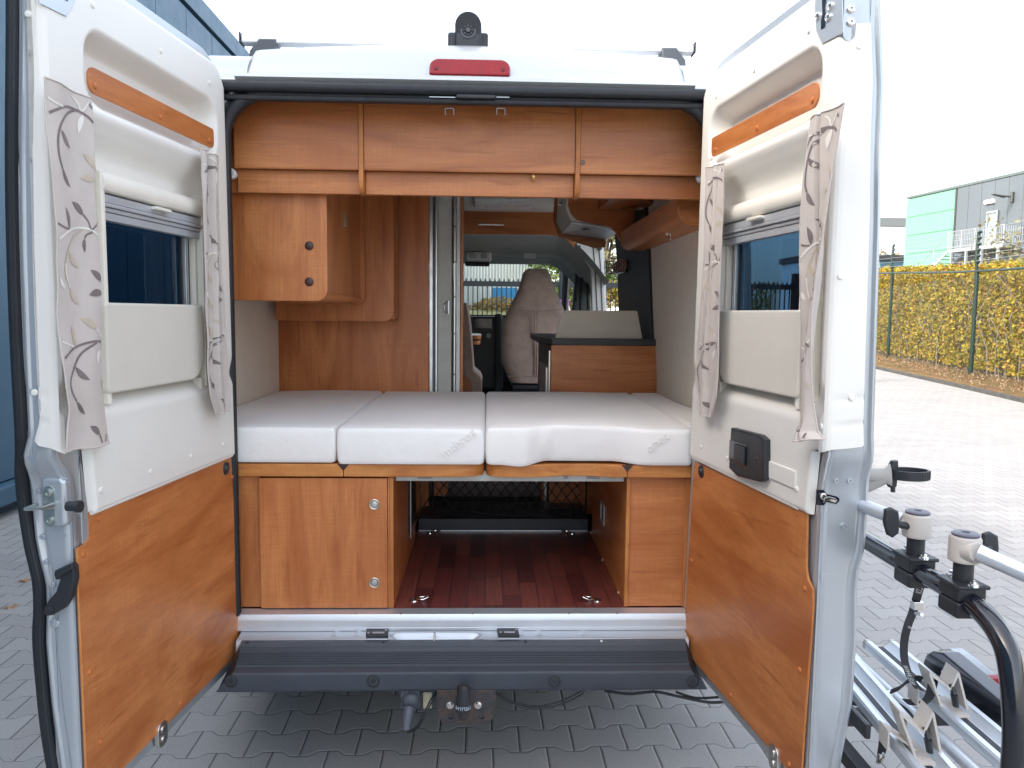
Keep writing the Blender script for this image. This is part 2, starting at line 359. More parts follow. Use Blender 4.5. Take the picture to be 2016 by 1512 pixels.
def mk_paving():
    t = NT('grey_interlocking_concrete_pavers'); p = t.map(t.pos(), (1, 1, 1), (0, 0, radians(-1.0)))
    sx = t.new('ShaderNodeSeparateXYZ'); t.link(p, sx.inputs[0]); wob = t.noise(t.map(p, (1, 1, 0)), 14, 2)
    M = t.math; T = .2; P = .148; A = .1
    x = M('ADD', sx.outputs[0], M('MULTIPLY', wob, .004)); y = M('DIVIDE', M('ADD', sx.outputs[1], M('MULTIPLY', wob, .004)), P)
    # trapezoid wave w(x), period T: triangle clamped
    ph = M('FRACT', M('DIVIDE', x, T)); tri = M('SUBTRACT', M('MULTIPLY', M('ABSOLUTE', M('SUBTRACT', ph, .5)), 4), 1)      # 1..-1..1
    w = M('MULTIPLY', M('MAXIMUM', M('MINIMUM', M('MULTIPLY', tri, 3.2), 1), -1), A)
    k = M('ROUND', y); par = M('MODULO', M('ABSOLUTE', k), 2); sg = M('SUBTRACT', 1, M('MULTIPLY', par, 2))
    f = M('SUBTRACT', M('SUBTRACT', y, k), M('MULTIPLY', sg, w)); up = M('GREATER_THAN', f, 0); row = M('ADD', M('SUBTRACT', k, 1), up)
    rp = M('MODULO', M('ABSOLUTE', row), 2); xs = M('ADD', M('DIVIDE', x, T), M('MULTIPLY', rp, .5))
    # joint where boundary (row+1) is at its high centre
    xj = M('ADD', xs, .5); cell = M('FLOOR', xj); dx = M('MULTIPLY', M('SUBTRACT', .5, M('ABSOLUTE', M('SUBTRACT', M('FRACT', xj), .5))), T)
    dy = M('MULTIPLY', M('ABSOLUTE', f), P)
    cv = t.new('ShaderNodeCombineXYZ'); t.link(cell, cv.inputs[0]); t.link(row, cv.inputs[1]); wn_ = t.new('ShaderNodeTexWhiteNoise', noise_dimensions='2D'); t.link(cv.outputs[0], wn_.inputs[0])
    d = M('MINIMUM', dx, dy)
    joint = t.ramp(dx, [(.0, 1), (.0014, 1), (.0028, 0)]); jy = t.ramp(dy, [(.0, 1), (.0010, 1), (.0024, 0)]); bevel_band = t.ramp(dy, [(.003, 1), (.010, 0)])  # last ramp: paler band along the bevels of the wavy row joints
    sp = t.noise(p, 170, 3, .8); sp2 = t.noise(p, 130, 3, .75); big = t.noise(p, .8, 5, .6); mid = t.noise(p, 7, 5, .65)
    col = t.mix(wn_.outputs[0], (.33, .318, .298), (.40, .386, .363))
    col = t.mix(t.ramp(big, [(.35, .0), (.7, .35)]), col, (.255, .256, .255)); col = t.mix(t.ramp(mid, [(.4, 0), (.75, .35)]), col, (.32, .32, .31))
    col = t.mix(t.ramp(sp, [(.60, 0), (.68, .8)]), col, (.52, .52, .50)); col = t.mix(t.ramp(sp2, [(.32, .85), (.39, 0)]), col, (.09, .09, .09))
    col = t.mix(M('MULTIPLY', bevel_band, .5), col, (.38, .375, .36)); col = t.mix(M('MULTIPLY', jy, .75), col, (.09, .09, .088)); col = t.mix(joint, col, (.022, .024, .026)); t.base(col)
    h = M('MULTIPLY', t.ramp(d, [(0, 0), (.008, 1)]), 1); t.bump(M('ADD', h, M('MULTIPLY', sp, .12)), .5, .005)
    return t.pr(.72, 0, .35)
PAVE = mk_paving()
def mk_floor():
    t = NT('dark_red_plank_laminate'); p = t.coord('Object'); p = t.pos(); sx = t.new('ShaderNodeSeparateXYZ'); t.link(p, sx.inputs[0]); M = t.math
    c = M('DIVIDE', sx.outputs[0], .064); ci = M('FLOOR', c); w1 = t.new('ShaderNodeTexWhiteNoise', noise_dimensions='1D'); t.link(ci, w1.inputs['W'])
    r = M('ADD', M('DIVIDE', sx.outputs[1], .30), M('MULTIPLY', w1.outputs[0], 5)); ri = M('FLOOR', r)
    cv = t.new('ShaderNodeCombineXYZ'); t.link(ci, cv.inputs[0]); t.link(ri, cv.inputs[1]); w2 = t.new('ShaderNodeTexWhiteNoise', noise_dimensions='2D'); t.link(cv.outputs[0], w2.inputs[0])
    col = t.ramp(w2.outputs[0], [(0, (.085, .022, .022)), (.35, (.19, .045, .036)), (.7, (.28, .075, .052)), (1, (.13, .03, .028))])
    g = t.noise(t.map(p, (140, 6, 1)), 1, 3, .6, .5); col = t.mix(t.ramp(g, [(.35, .45), (.6, 0)]), col, (.06, .016, .015))
    ex = M('MULTIPLY', M('SUBTRACT', .5, M('ABSOLUTE', M('SUBTRACT', M('FRACT', c), .5))), .064); ey = M('MULTIPLY', M('SUBTRACT', .5, M('ABSOLUTE', M('SUBTRACT', M('FRACT', r), .5))), .30)
    col = t.mix(t.ramp(M('MINIMUM', ex, ey), [(.0004, .7), (.001, 0)]), col, (.015, .005, .005)); t.base(col); t.bump(g, .1, .0004)
    return t.pr(.36, 0, .5)
PLANK = mk_floor()
def leafmat(name, cols, rough=.55, trans=.25):
    t = NT(name); g = t.new('ShaderNodeNewGeometry'); n = len(cols)
    t.base(t.ramp(g.outputs['Random Per Island'], [(i/(n-1), c) for i, c in enumerate(cols)]))
    t.b.inputs['Transmission Weight'].default_value = 0; t.pr(rough, 0, .4)
    tl = t.new('ShaderNodeBsdfTranslucent'); t.link(t.b.inputs['Base Color'].links[0].from_socket, tl.inputs[0]); mx = t.new('ShaderNodeMixShader'); mx.inputs[0].default_value = trans
    t.link(t.b.outputs[0], mx.inputs[1]); t.link(tl.outputs[0], mx.inputs[2]); t.link(mx.outputs[0], t.out.inputs[0]); return t.mat
BEECH = leafmat('yellow_autumn_beech_leaves', [(.40, .27, .025), (.46, .34, .03), (.30, .28, .03), (.36, .18, .03), (.20, .22, .03), (.52, .39, .05), (.27, .12, .03), (.34, .31, .04), (.15, .09, .03)])
GREENL = leafmat('green_leaves', [(.07, .13, .03), (.12, .20, .045), (.17, .24, .06), (.22, .24, .06)])
OLIVEL = leafmat('olive_autumn_leaves', [(.20, .18, .09), (.30, .26, .13), (.16, .17, .07), (.36, .30, .16)])
ORANGEL = leafmat('orange_shrub_leaves', [(.35, .17, .05), (.30, .22, .06), (.22, .20, .06), (.42, .26, .08)])
BARK = plain('brown_bark', (.10, .075, .055), .9, 0, .3, 0, .4, 12, .6, .01, 30)
DRYLEAF = plain('dry_brown_leaf', (.42, .24, .11), .7, 0, .3, 0, .25, 40)
def leaves(mb, pos_fn, n, size, seed=1, m=0, asp=.62):
    R = random.Random(seed)
    for i in range(n):
        c = pos_fn(R)
        if c is None: continue
        a = V((R.gauss(0, 1), R.gauss(0, 1), R.gauss(0, 1))).normalized(); b = a.cross(V((R.gauss(0, 1), R.gauss(0, 1), R.gauss(0, 1)))).normalized(); s = size*R.uniform(.6, 1.3)
        k = a.cross(b)*s*.12
        mb.add([c-a*s*.5, c+b*s*asp*.5+k, c+a*s*.5, c-b*s*asp*.5+k], [(0, 1, 2, 3)], m)

# ================================================================== SETTING
pv = MB(); pv.add([(-80, -60, 0), (160, -60, 0), (160, 200, 0), (-80, 200, 0)], [(0, 1, 2, 3)])
obj('paved_yard', pv, PAVE, label='grey interlocking concrete paving of the yard', kind='structure', smooth=0)
# verge with leaf litter in front of the hedge
def mk_verge():
    t = NT('leaf_littered_grass'); p = t.pos(); a = t.noise(p, 6, 5, .7); b = t.noise(p, 60, 3, .7); c = t.noise(p, 1.2, 3)
    col = t.mix(t.ramp(a, [(.45, 0), (.6, 1)]), (.20, .11, .055), (.11, .12, .035)); col = t.mix(t.ramp(b, [(.45, 0), (.65, .8)]), col, (.36, .22, .11)); t.base(t.mix(t.ramp(c, [(.5, 0), (.7, .5)]), col, (.09, .06, .04))); t.bump(b, 1, .03); return t.pr(.9, 0, .2)
VERGE = mk_verge()
hf = [V((10.6, 6, 0)), V((12.35, 15.1, 0)), V((13.4, 19.2, 0)), V((15.6, 27.6, 0)), V((20.0, 44, 0))]   # line of the green fence
def hl(y): return interp([(p.y, p.x) for p in hf], y)
vg = MB()
def vf(u, v):
    y = lerp(-6, 60, v); x0 = PZ(1740, 727, 0).lerp(PZ(2016, 777, 0), .5)
    xl = interp([(6, hl(6)-1.35), (15, hl(15)-1.15), (27, hl(27)-1.9), (44, hl(44)-3.5)], y)
    return V((xl+u*u*(40), y, .05+.03*noise.noise(V((u*60, y*2, 0)))+min(u*6, .06)))
vg.grid(vf, 40, 60)
obj('verge', vg, VERGE, label='strip of soil and grass strewn with brown leaves', kind='structure')
kb = MB()
for i in range(48):
    y = -6+i*1.0; a = vf(0, (y+6)/66); b = vf(0, (y+1+6)/66)
    kb.prism([(a.x-.12, a.y+.006, -.02), (a.x, a.y+.006, -.02), (b.x, b.y-.006, -.02), (b.x-.12, b.y-.006, -.02)], (0, 0, .10), .008)
obj('kerb', kb, plain('dark_wet_kerb', (.07, .07, .065), .7, var=.3), label='low dark concrete kerb along the verge', kind='structure')
# little bank beyond the palisade fence
bk = MB(); bk.grid(lambda u, v: V((lerp(-30, 9.5, u), lerp(21.0, 24.5, v), 1.72*sm(0, .6, v)+.04*noise.noise(V((u*60, v*9, 3))))), 60, 10)
obj('grass_bank', bk, plain('pale_grass', (.20, .20, .09), .9, var=.35, vs=3), label='low grassy bank beyond the railings', kind='structure')

# ---- blue building on the left
BLUE = plain('blue_metal_cladding', (.050, .118, .178), .42, .1, .5, 0, .05, 2); BLUED = plain('dark_blue_cladding_joint', (.025, .06, .10), .5)
bt = thing('blue_building', (-4.2, 6, 0), 'tall blue metal clad building with a dark eaves line beside the left van door', 'building')
def BX(y): return -3.72-(y-6)*.012
bw = MB(); y = -14.0
while y < 30:
    bw.prism([(BX(y), y+.006, .26), (BX(y+.94), y+.934, .26), (BX(y)-6, y+.934, .26), (BX(y)-6, y+.006, .26)], (0, 0, 5.13), .006); y += .94
obj('cladding', bw, BLUE, bt)
q = MB(); q.box((BX(8)-6, -13.9, .3), (BX(8)-.14, 29.9, 5.6)); obj('core', q, BLUED, bt)
q = MB(); q.prism([(BX(-14)+.03, -14, 5.43), (BX(30)+.03, 30, 5.43), (-10, 30, 5.43), (-10, -14, 5.43)], (0, 0, .26), .01)
obj('eaves_flashing', q, BLUE, bt)
q = MB(); q.prism([(BX(-14)+.10, -14, .10), (BX(30)+.10, 30, .10), (-4.3, 30, .10), (-4.3, -14, .10)], (0, 0, .15), .02); obj('base_flashing', q, BLUE, bt)
q = MB(); q.prism([(BX(-14)-.05, -14, 0), (BX(30)-.05, 30, 0), (-9.5, 30, 0), (-9.5, -14, 0)], (0, 0, .3)); obj('plinth', q, BLUED, bt)
# hide nothing: the downpipe-like panel joints are real gaps between the cladding sheets

# ---- green and grey industrial building, far right
GRN = plain('mint_green_cladding', (.15, .40, .25), .5, 0, .4, 0, .04, .3); GRY = plain('grey_cladding', (.12, .145, .165), .5, .1, .4, 0, .04, .3); GALV = plain('galvanised_steel', (.38, .42, .45), .4, .5)
BO = V((30, 52, 0)); BD = V((-sin(radians(6.8)), cos(radians(6.8)), 0)); BN = V((-BD.y, BD.x, 0))
def PB(x, y, off=0): return PN(x, y, BO+BN*off, BN)
gt = thing('industrial_building', (34, 46, 0), 'far factory building, one half mint green and one half grey, behind the yellow hedge', 'building')
def bcol(x, off=0):      # point on the facade below image column x
    p = PB(x, 600, off); return p
pa, pb, pc = PB(1786, 392), PB(1884, 373), PB(2150, 320)
zt = 10.05
def at(p, z, o=0): return V((p.x, p.y, z))+BN*o
for nm, a, b, mt, horiz in (('green_wall', pa, pb, GRN, 1), ('grey_wall', pb, pc, GRY, 0)):
    q = MB()
    if horiz:
        for i in range(7):
            z0 = 1.0+i*1.29 if i else 0; z1 = 1.0+(i+1)*1.29-.03
            q.prism([at(a, z0), at(b, z0), at(b, z1), at(a, z1)], BN*-6, .01)
    else:
        L = (b-a).length; n_ = int(L/1.1)
        for i in range(n_+1):
            u = a.lerp(b, i/(n_+1)); w_ = a.lerp(b, (i+1)/(n_+1)-.02/L)
            q.prism([at(u, 0), at(w_, 0), at(w_, zt-.02), at(u, zt-.02)], BN*-6, .01)
    obj(nm, q, mt, gt)
q = MB(); q.prism([at(pa, zt-.0, .05), at(pc, zt, .05), at(pc, zt+.16, .05), at(pa, zt+.16, .05)], BN*-6); obj('roof_flashing', q, plain('dark_flashing', (.10, .13, .13), .5), gt)
q = MB(); p0 = PB(1884, 373); q.prism([at(p0-BD*.08, 0, .04), at(p0+BD*.08, 0, .04), at(p0+BD*.08, zt-.03, .04), at(p0-BD*.08, zt-.03, .04)], BN*-.1); obj('corner_flashing', q, CHAR, gt)
q = MB()   # emergency door
A_, B_, C_ = PB(1940, 480, .05), PB(1962, 480, .05), PB(1950, 416, .05); zd = C_.z
zp = PB(1948, 482, 1.3).z
q.prism([at(A_, zp), at(B_, zp), at(B_, zd), at(A_, zd)], BN*.08, .01, holes=[[at(A_.lerp(B_, .12), zp+.1), at(A_.lerp(B_, .88), zp+.1), at(A_.lerp(B_, .88), zd-.12), at(A_.lerp(B_, .12), zd-.12)]])
fr_ = obj('emergency_door', q, GALV, gt)
q = MB(); q.prism([at(A_.lerp(B_, .14), zp+.11), at(A_.lerp(B_, .86), zp+.11), at(A_.lerp(B_, .86), zd-.13), at(A_.lerp(B_, .14), zd-.13)], BN*.03); obj('door_leaf', q, plain('pale_door', (.22, .26, .28), .4), fr_)
q = MB()   # platform, stairs, railing
P1, P2 = PB(1866, 493, 1.3), PB(1975, 482, 1.3)
q.prism([at(P1, zp-.22, 0), at(P2, zp-.22, 0), at(P2, zp-.22, -1.3), at(P1, zp-.22, -1.3)], (0, 0, .22), .02)
obj('landing', q, GALV, gt)
q = MB(); L = (P2-P1).length
for i in range(int(L/.14)+1):
    p = P1.lerp(P2, min(1, i*.14/L)); q.cyl(at(p, zp), at(p, zp+1.05), .012, 5)
for z in (zp+.08, zp+1.08): q.cyl(at(P1, z), at(P2, z), .028, 6)
for i in range(5):
    p = P1.lerp(P2, i/4); q.cyl(at(p, zp), at(p, zp+1.1), .035, 6)
for i in range(9):
    q.cyl(at(P2, zp, -i*.15), at(P2, zp+1.05, -i*.15), .012, 5)
for z in (zp+.08, zp+1.08): q.cyl(at(P2, z), at(P2, z, -1.25), .028, 6)
obj('railing', q, GALV, gt)
q = MB()
for i in range(4): p = P1.lerp(P2, .08+i*.28); q.box((p.x-.07, p.y-.07, 0), (p.x+.07, p.y+.07, zp-.22), .01)
obj('landing_posts', q, GALV, gt)
q = MB(); dirs = (P1-P2).normalized()
for i in range(13):
    p = P1+dirs*(.28*i+.1); z = zp-.2*(i+1); q.prism([at(p, z), at(p+dirs*.3, z), at(p+dirs*.3, z, -1.1), at(p, z, -1.1)], (0, 0, .04))
for o_ in (0, -1.1):
    a = at(P1, zp-.12, o_); b = at(P1+dirs*3.9, zp-2.8, o_); q.tube([a, b], .11, 4, sq=(1, .3)); 
a = at(P1, zp+1.05); b = at(P1+dirs*3.9, zp-1.75); q.cyl(a, b, .028, 6); q.cyl(at(P1+dirs*1.3, zp-.9), at(P1+dirs*1.3, zp+.12), .025, 6); q.cyl(at(P1+dirs*2.6, zp-1.8), at(P1+dirs*2.6, zp-.8), .025, 6)
obj('staircase', q, GALV, gt)
for (x, y, kd) in ((1948, 397, 0), (1992, 388, 1)):
    q = MB(); p = PB(x, y, .1)
    if kd: q.tube([p, p+BN*.5+V((0, 0, .05))], .05, 6); q.tube([p+BN*.5, p+BN*1.3+V((0, 0, .12))], [.2, .12], 8, sq=(.35, 1)); q.cyl(p-V((0, 0, .3)), p+V((0, 0, .3)), .1, 8)
    else: q.tube([p-BD*.35, p+BD*.35], .14, 8, sq=(1, .8))
    obj('wall_lamp', q, plain('lamp_housing', (.06, .07, .07), .4) if kd else WHITEC, gt)
# steel beam passing behind and low blue-grey shed with a tree, seen between door and green hall
q = MB(); a = PY(1700, 436, 75); b = PY(1790, 437, 75); q.box((a.x-6, 75, a.z-.4), (b.x, 76, b.z+.4)); q.box((a.x-4, 75.2, 0), (a.x-3.4, 75.8, a.z-.42)); 
obj('steel_canopy', q, plain('grey_canopy_steel', (.16, .18, .18), .5), label='thin grey steel canopy beam left of the green factory wall', cat='canopy')
sh = thing('low_shed', PY(1750, 620, 60).xy.to_3d(), 'low pale blue shed with a flat dark roof left of the green factory', 'shed')
q = MB(); a = PY(1690, 506, 60); b = PY(1783, 508, 60); q.box((a.x-4, 60, 0), (b.x, 66, a.z-.3), .03); obj('wall', q, plain('pale_blue_wall', (.42, .52, .62), .6), sh)
q = MB(); q.box((a.x-4.2, 59.8, a.z-.29), (b.x+.1, 66.2, a.z+.2), .03); obj('roof', q, CHAR, sh)
q = MB(); c = PY(1762, 524, 59.9); q.box((c.x-1.2, 59.9, 0), (c.x+1.4, 60.05, c.z+.4)); obj('door', q, BLUE, sh)
# ---- hedge
HD = (hf[3]-hf[1]).normalized(); HN = V((-HD.y, HD.x, 0))
def hz(y): return interp([(6, 2.95), (15, 2.86), (19.2, 3.02), (27.6, 3.46), (44, 4.1)], y)
hg = MB(); core = MB()
def hpos(R):
    y = R.uniform(6, 40)**1.0; h = hz(y)+.05; z = .22+R.random()**.95*(h-.22); d = abs(R.gauss(0, .17)); x = hl(y)+.35+d+.10*noise.noise(V((y*1.6, z*1.6, 0)))
    if noise.noise(V((y*2.1, z*2.1, 5))) > .33 and R.random() < .8 : return None
    if R.random() < .12: x += R.uniform(0, .7); z = h+R.gauss(0, .06)
    return V((x, y, z))
leaves(hg, hpos, 46000, .105, 3, asp=.75)
hroot = thing('beech_hedge', (hl(20)+.8, 20, 0), 'tall clipped beech hedge in yellow and copper autumn leaf behind the green fence', 'hedge')
obj('foliage', hg, BEECH, hroot, smooth=0)
core = MB()
for i in range(340):
    y = 6+i*.1; x = hl(y)+.65+rnd.gauss(0, .12); zz = [0, .8, 1.6, hz(y)-.15]
    core.tube([(x+rnd.gauss(0, .08)*z, y+rnd.gauss(0, .12)*z, z) for z in zz], [.022, .018, .012, .005], 5)
for i in range(2400):
    y = rnd.uniform(6, 40); z = rnd.uniform(.3, 2.8); x = hl(y)+.55+rnd.uniform(0, .3); core.tube([(x, y, z), (x-rnd.uniform(0, .2), y+rnd.gauss(0, .25), z+rnd.uniform(.05, .4))], [.007, .003], 4, caps=False)
obj('stems', core, plain('grey_twigs', (.20, .17, .14), .9, var=.3), hroot)
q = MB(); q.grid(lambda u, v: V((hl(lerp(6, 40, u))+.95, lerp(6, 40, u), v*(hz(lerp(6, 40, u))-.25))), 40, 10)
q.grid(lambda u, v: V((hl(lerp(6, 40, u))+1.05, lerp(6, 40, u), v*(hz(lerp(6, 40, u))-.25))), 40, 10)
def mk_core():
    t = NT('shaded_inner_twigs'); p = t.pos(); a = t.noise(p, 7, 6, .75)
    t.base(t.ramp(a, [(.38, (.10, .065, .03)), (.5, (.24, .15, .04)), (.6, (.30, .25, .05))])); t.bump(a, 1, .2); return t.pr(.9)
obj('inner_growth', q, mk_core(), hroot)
# ---- green chain link fence
GREENP = plain('dark_green_coated_steel', (.008, .028, .023), .4, 0, .5)
ft = thing('chain_link_fence', hf[2], 'dark green chain link fence with barbed wire in front of the beech hedge', 'fence')
ys = []
pA = PZ(1893, 740, .08); 
for k in range(-2, 4): ys.append(pA.y+k*8.4)
for y in ys:
    if not 5 < y < 42: continue
    x = hl(y)+.02; h = hz(y)-.12; q = MB(); q.tube([(x, y, 0), (x, y, h)], .055, 12); q.tube([(x, y, h), (x-.05, y-.35*0, h+.35), (x-.02, y+.0, h+1.05)], [.04, .04, .04], 8)
    for j in range(6): q.lathe((x-.02, y, h+.25+j*.155), (0, -1, .2), [(.01, 0), (.05, .02), (.05, .07), (.01, .09)], 8)
    obj('fence_post', q, GREENP, ft)
q = MB(); q.tube([(hl(y), y, hz(y)-.1) for y in [6+i*.8 for i in range(44)]], .032, 8); obj('top_rail', q, GREENP, ft)
q = MB()
for j in range(6): q.tube([(hl(y)-.05, y, hz(y)+.15+j*.155) for y in [6, 12, 18, 24, 30, 36, 40]], .006, 4)
obj('barbed_wire', q, GALV, ft)
q = MB(); st = .13
for sgn in (1, -1):
    for i in range(int(34/st)):
        y0 = 6+i*st; y1 = y0+2.7
        pts = []
        for t_ in range(2):
            yy = y0 if t_ == 0 else y1
            zz = (.05 if sgn > 0 else 2.75) if t_ == 0 else (2.75 if sgn > 0 else .05)
            pts.append((hl(yy)-.03, yy, zz))
        q.tube(pts, .0016, 3, caps=False)
obj('wire_mesh', q, plain('dark_wire', (.10, .16, .14), .5, .2), ft, smooth=0)
# ---- trees
def tree(name, x, y, h, cw, mat, label, seed, n=2200, size=.28, cz=.62, flat=1.0, group=None):
    R = random.Random(seed); t = thing(name, (x, y, 0), label, 'tree', group); q = MB()
    q.tube([(x, y, 0), (x+R.gauss(0, .1), y, h*.3), (x+R.gauss(0, .2), y, h*.7)], [h*.028, h*.02, h*.008], 8)
    cl = []
    for i in range(16):
        a = R.uniform(0, 2*pi); rr = R.uniform(.2, .85)*cw; zz = h*(cz+R.uniform(-.28, .3)*flat); e = V((x+cos(a)*rr, y+sin(a)*rr, zz)); cl.append((e, R.uniform(.25, .5)*cw))
        s0 = V((x, y, h*R.uniform(.25, .5))); q.tube([s0, s0.lerp(e, .5)+V((0, 0, .1*h)), e], [h*.010, h*.006, h*.002], 5)
    obj('trunk', q, BARK, t)
    f = MB()
    def pf(R_):
        c_, r_ = R_.choice(cl); d = V((R_.gauss(0, 1), R_.gauss(0, 1), R_.gauss(0, 1))).normalized()*r_*R_.random()**.45; return c_+V((d.x, d.y, d.z*.8))
    leaves(f, pf, n, size, seed+50); obj('crown', f, mat, t, smooth=0); return t
tp = PY(2098, 470, 24)
tree('field_maple', tp.x, 24, 6.2, 2.5, OLIVEL, 'sparse olive brown tree at the right edge in front of the grey factory wall', 5, 1700, .16)
tp = PY(1752, 470, 100); tree('birch_tree', tp.x, 100, 11.5, 4.0, OLIVEL, 'distant thin autumn tree above the low shed roof', 6, 1400, .5)
tp = PY(1092, 545, 22.5)
tree('broad_tree', tp.x+1.0, 25.5, 4.7, 2.3, GREENL, 'leafy green tree beyond the railings, right of the driver seat through the windscreen', 8, 5000, .17, .68, .6)
tp = PY(1215, 520, 21); tree('street_tree', tp.x+.3, 26, 7.4, 1.7, OLIVEL, 'pale green tree seen through the open side door', 9, 2600, .22)
# shrubs in front of hall
q = MB(); c = PY(985, 600, 23.4)
def sf(R):
    d = V((R.gauss(0, 1), R.gauss(0, 1), abs(R.gauss(0, 1)))).normalized()*R.random()**.4; return V((c.x+d.x*1.2, 23.4+d.y*.5, 1.62+d.z*.55))
leaves(q, sf, 1500, .12, 12); obj('autumn_shrub', q, ORANGEL, label='low orange shrub in front of the pale corrugated hall', cat='shrub', smooth=0)
q = MB()
def sf2(R): return V((R.uniform(3.6, 10), 24+R.gauss(0, .25), R.uniform(1.7, 2.75)))
leaves(q, sf2, 4000, .12, 13); obj('yellow_hedge', q, BEECH, label='distant yellow hedge beyond the black railings, right of the pale hall', cat='hedge', smooth=0)
# ---- pale hall ahead
def mk_corr():
    t = NT('pale_corrugated_steel'); p = t.pos(); sx = t.new('ShaderNodeSeparateXYZ'); t.link(p, sx.inputs[0]); f = t.noise(p, .8, 4)
    t.base(t.mix(f, (.52, .55, .53), (.60, .63, .60))); return t.pr(.45, .1)
hall = thing('corrugated_hall', (-6, 30, 0), 'pale corrugated steel hall with a blue door straight ahead through the windscreen', 'hall')
xr = PY(1078, 560, 28).x; q = MB(); n_ = int((xr+24)/.12); pts = []
for i in range(n_):
    x0 = -24+i*.12; pts += [(x0, 28, 0), (x0+.05, 28, 0), (x0+.06, 27.95, 0), (x0+.11, 27.95, 0)]
q.prism(pts+[(xr, 28, 0), (xr, 36, 0), (-24, 36, 0)], (0, 0, 4.0)); obj('wall', q, mk_corr(), hall, smooth=0)
q = MB(); q.box((-24.2, 27.8, 4.02), (xr+.15, 36.2, 4.6), .03); obj('roof', q, plain('grey_roof_edge', (.36, .42, .43), .5), hall)
a = PY(970, 566, 27.9); b = PY(1018, 566, 27.9); q = MB(); q.box((a.x, 27.85, 0), (b.x, 27.93, a.z), .01); obj('roller_door', q, plain('bright_blue_door', (.02, .17, .38), .45), hall)
# ---- palisade fence ahead
FENB = plain('black_railing_paint', (.012, .014, .018), .4)
pf_ = thing('railing_fence', (0, 15.6, 0), 'black steel railings crossing the yard ahead of the windscreen', 'fence')
q = MB(); x = -9.0
while x < 8.2: q.box((x-.012, 15.59, .05), (x+.012, 15.61, 2.28), 0); x += .112
q.box((-9, 15.56, 2.24), (8.2, 15.64, 2.36), .005); q.box((-9, 15.56, .15), (8.2, 15.64, .25), .005); x = -9.0
while x < 8.2: q.lathe((x, 15.6, 2.36), (0, 0, 1), [(.03, 0), (.008, .07)], 5); x += .11
obj('railing_panel', q, FENB, pf_, smooth=0)
for x in (PY(1109, 540, 15.6).x, -3.2, 7.4):
    q = MB(); q.box((x-.09, 15.5, 0), (x+.09, 15.7, 2.62), .01); obj('gate_post', q, FENB, pf_)
q = MB(); c = PY(1110, 596, 15.4); q.box((c.x-.12, 15.40, c.z-.07), (c.x+.13, 15.43, c.z+.07), .01); obj('notice_board', q, plain('purple_board', (.32, .10, .30), .4), pf_)
# parked car beyond the fence
cp = PY(1122, 596, 18.2)
car = thing('parked_car', (cp.x+.4, 18.6, 0), 'white parked car standing just beyond the black railings', 'car')
q = MB(); x0 = cp.x-.6
prof = [(0, .35), (.05, .85), (.9, 1.0), (1.5, 1.62), (2.1, 1.72), (3.2, 1.68), (3.9, 1.1), (4.2, .9), (4.2, .35)]
q.prism([(x0+a, 18.0, b+.12) for a, b in prof], (0, 1.7, 0), .08, seg=3); bodyc = obj('body', q, plain('white_car_paint', (.75, .77, .78), .2, 0, .5, .5), car)
q = MB(); q.prism([(x0+a, 17.99, b+.12) for a, b in ((1.1, 1.08), (1.6, 1.52), (2.1, 1.6), (3.1, 1.56), (3.6, 1.12))], (0, .04, 0)); obj('side_window', q, plain('dark_car_glass', (.03, .05, .06), .08), car)
for a in (.8, 3.3):
    q = MB(); q.lathe((x0+a, 18.0, .33), (0, 1, 0), [(.15, -.02), (.33, -.01), (.33, .2)], 24); obj('wheel', q, RUBBER, car)
# fallen leaves on the paving
lf = []
def fallen(x, y, s, rot, label, z=.003):
    q = MB(); c = PZ(x, y, z)
    pts = []
    for i in range(14):
        a = 2*pi*i/14; r = s*(.5 if i % 2 else 1)*(1.25 if i in (0, 7) else .9); pts.append((c.x+cos(a+rot)*r, c.y+sin(a+rot)*r*.7, z+.004+.01*sin(a*2+1)*s/.04))
    q.add([(c.x, c.y, z+.002)]+pts, [(0, i+1, (i+1) % 14+1) for i in range(14)]); q.add([V(p)-V((0, 0, .0008)) for p in [(c.x, c.y, z+.002)]+pts], [(0, (i+1) % 14+1, i+1) for i in range(14)])
    q.tube([(c.x, c.y, z+.004), (c.x-s*1.7*cos(rot), c.y-s*1.7*sin(rot)*.7, z+.006)], .0012, 4)
    obj('fallen_leaf', q, DRYLEAF, label=label, cat='leaf', group='fallen leaves on the paving')
fallen(20, 1196, .040, .3, 'larger dry brown leaf on the paving nearer the camera, left of the left door')
fallen(47, 1144, .034, .9, 'smaller dry brown leaf on the paving beside the black seal of the left door')
# grass / litter specks: leaf litter on verge
q = MB()
def lfn(R):
    y = R.uniform(8, 34); return V((hl(y)-R.uniform(-.5, 1.25), y, .15+R.uniform(0, .03)))
leaves(q, lfn, 2600, .055, 33); obj('leaf_litter', q, leafmat('brown_leaf_litter', [(.22, .14, .08), (.32, .21, .12), (.15, .10, .06), (.36, .28, .18)], trans=.0), label='scattered brown fallen leaves along the foot of the hedge', cat='leaf litter', kind='stuff', smooth=0)

# ================================================================== THE CAMPER VAN
van = thing('camper_van', (0, 0, 0), 'silver camper van seen from behind with both rear doors open on its wood fitted interior', 'camper van')
def part(name, q, mt, par=None, **k): return obj(name, q, mt, par or van, **k)
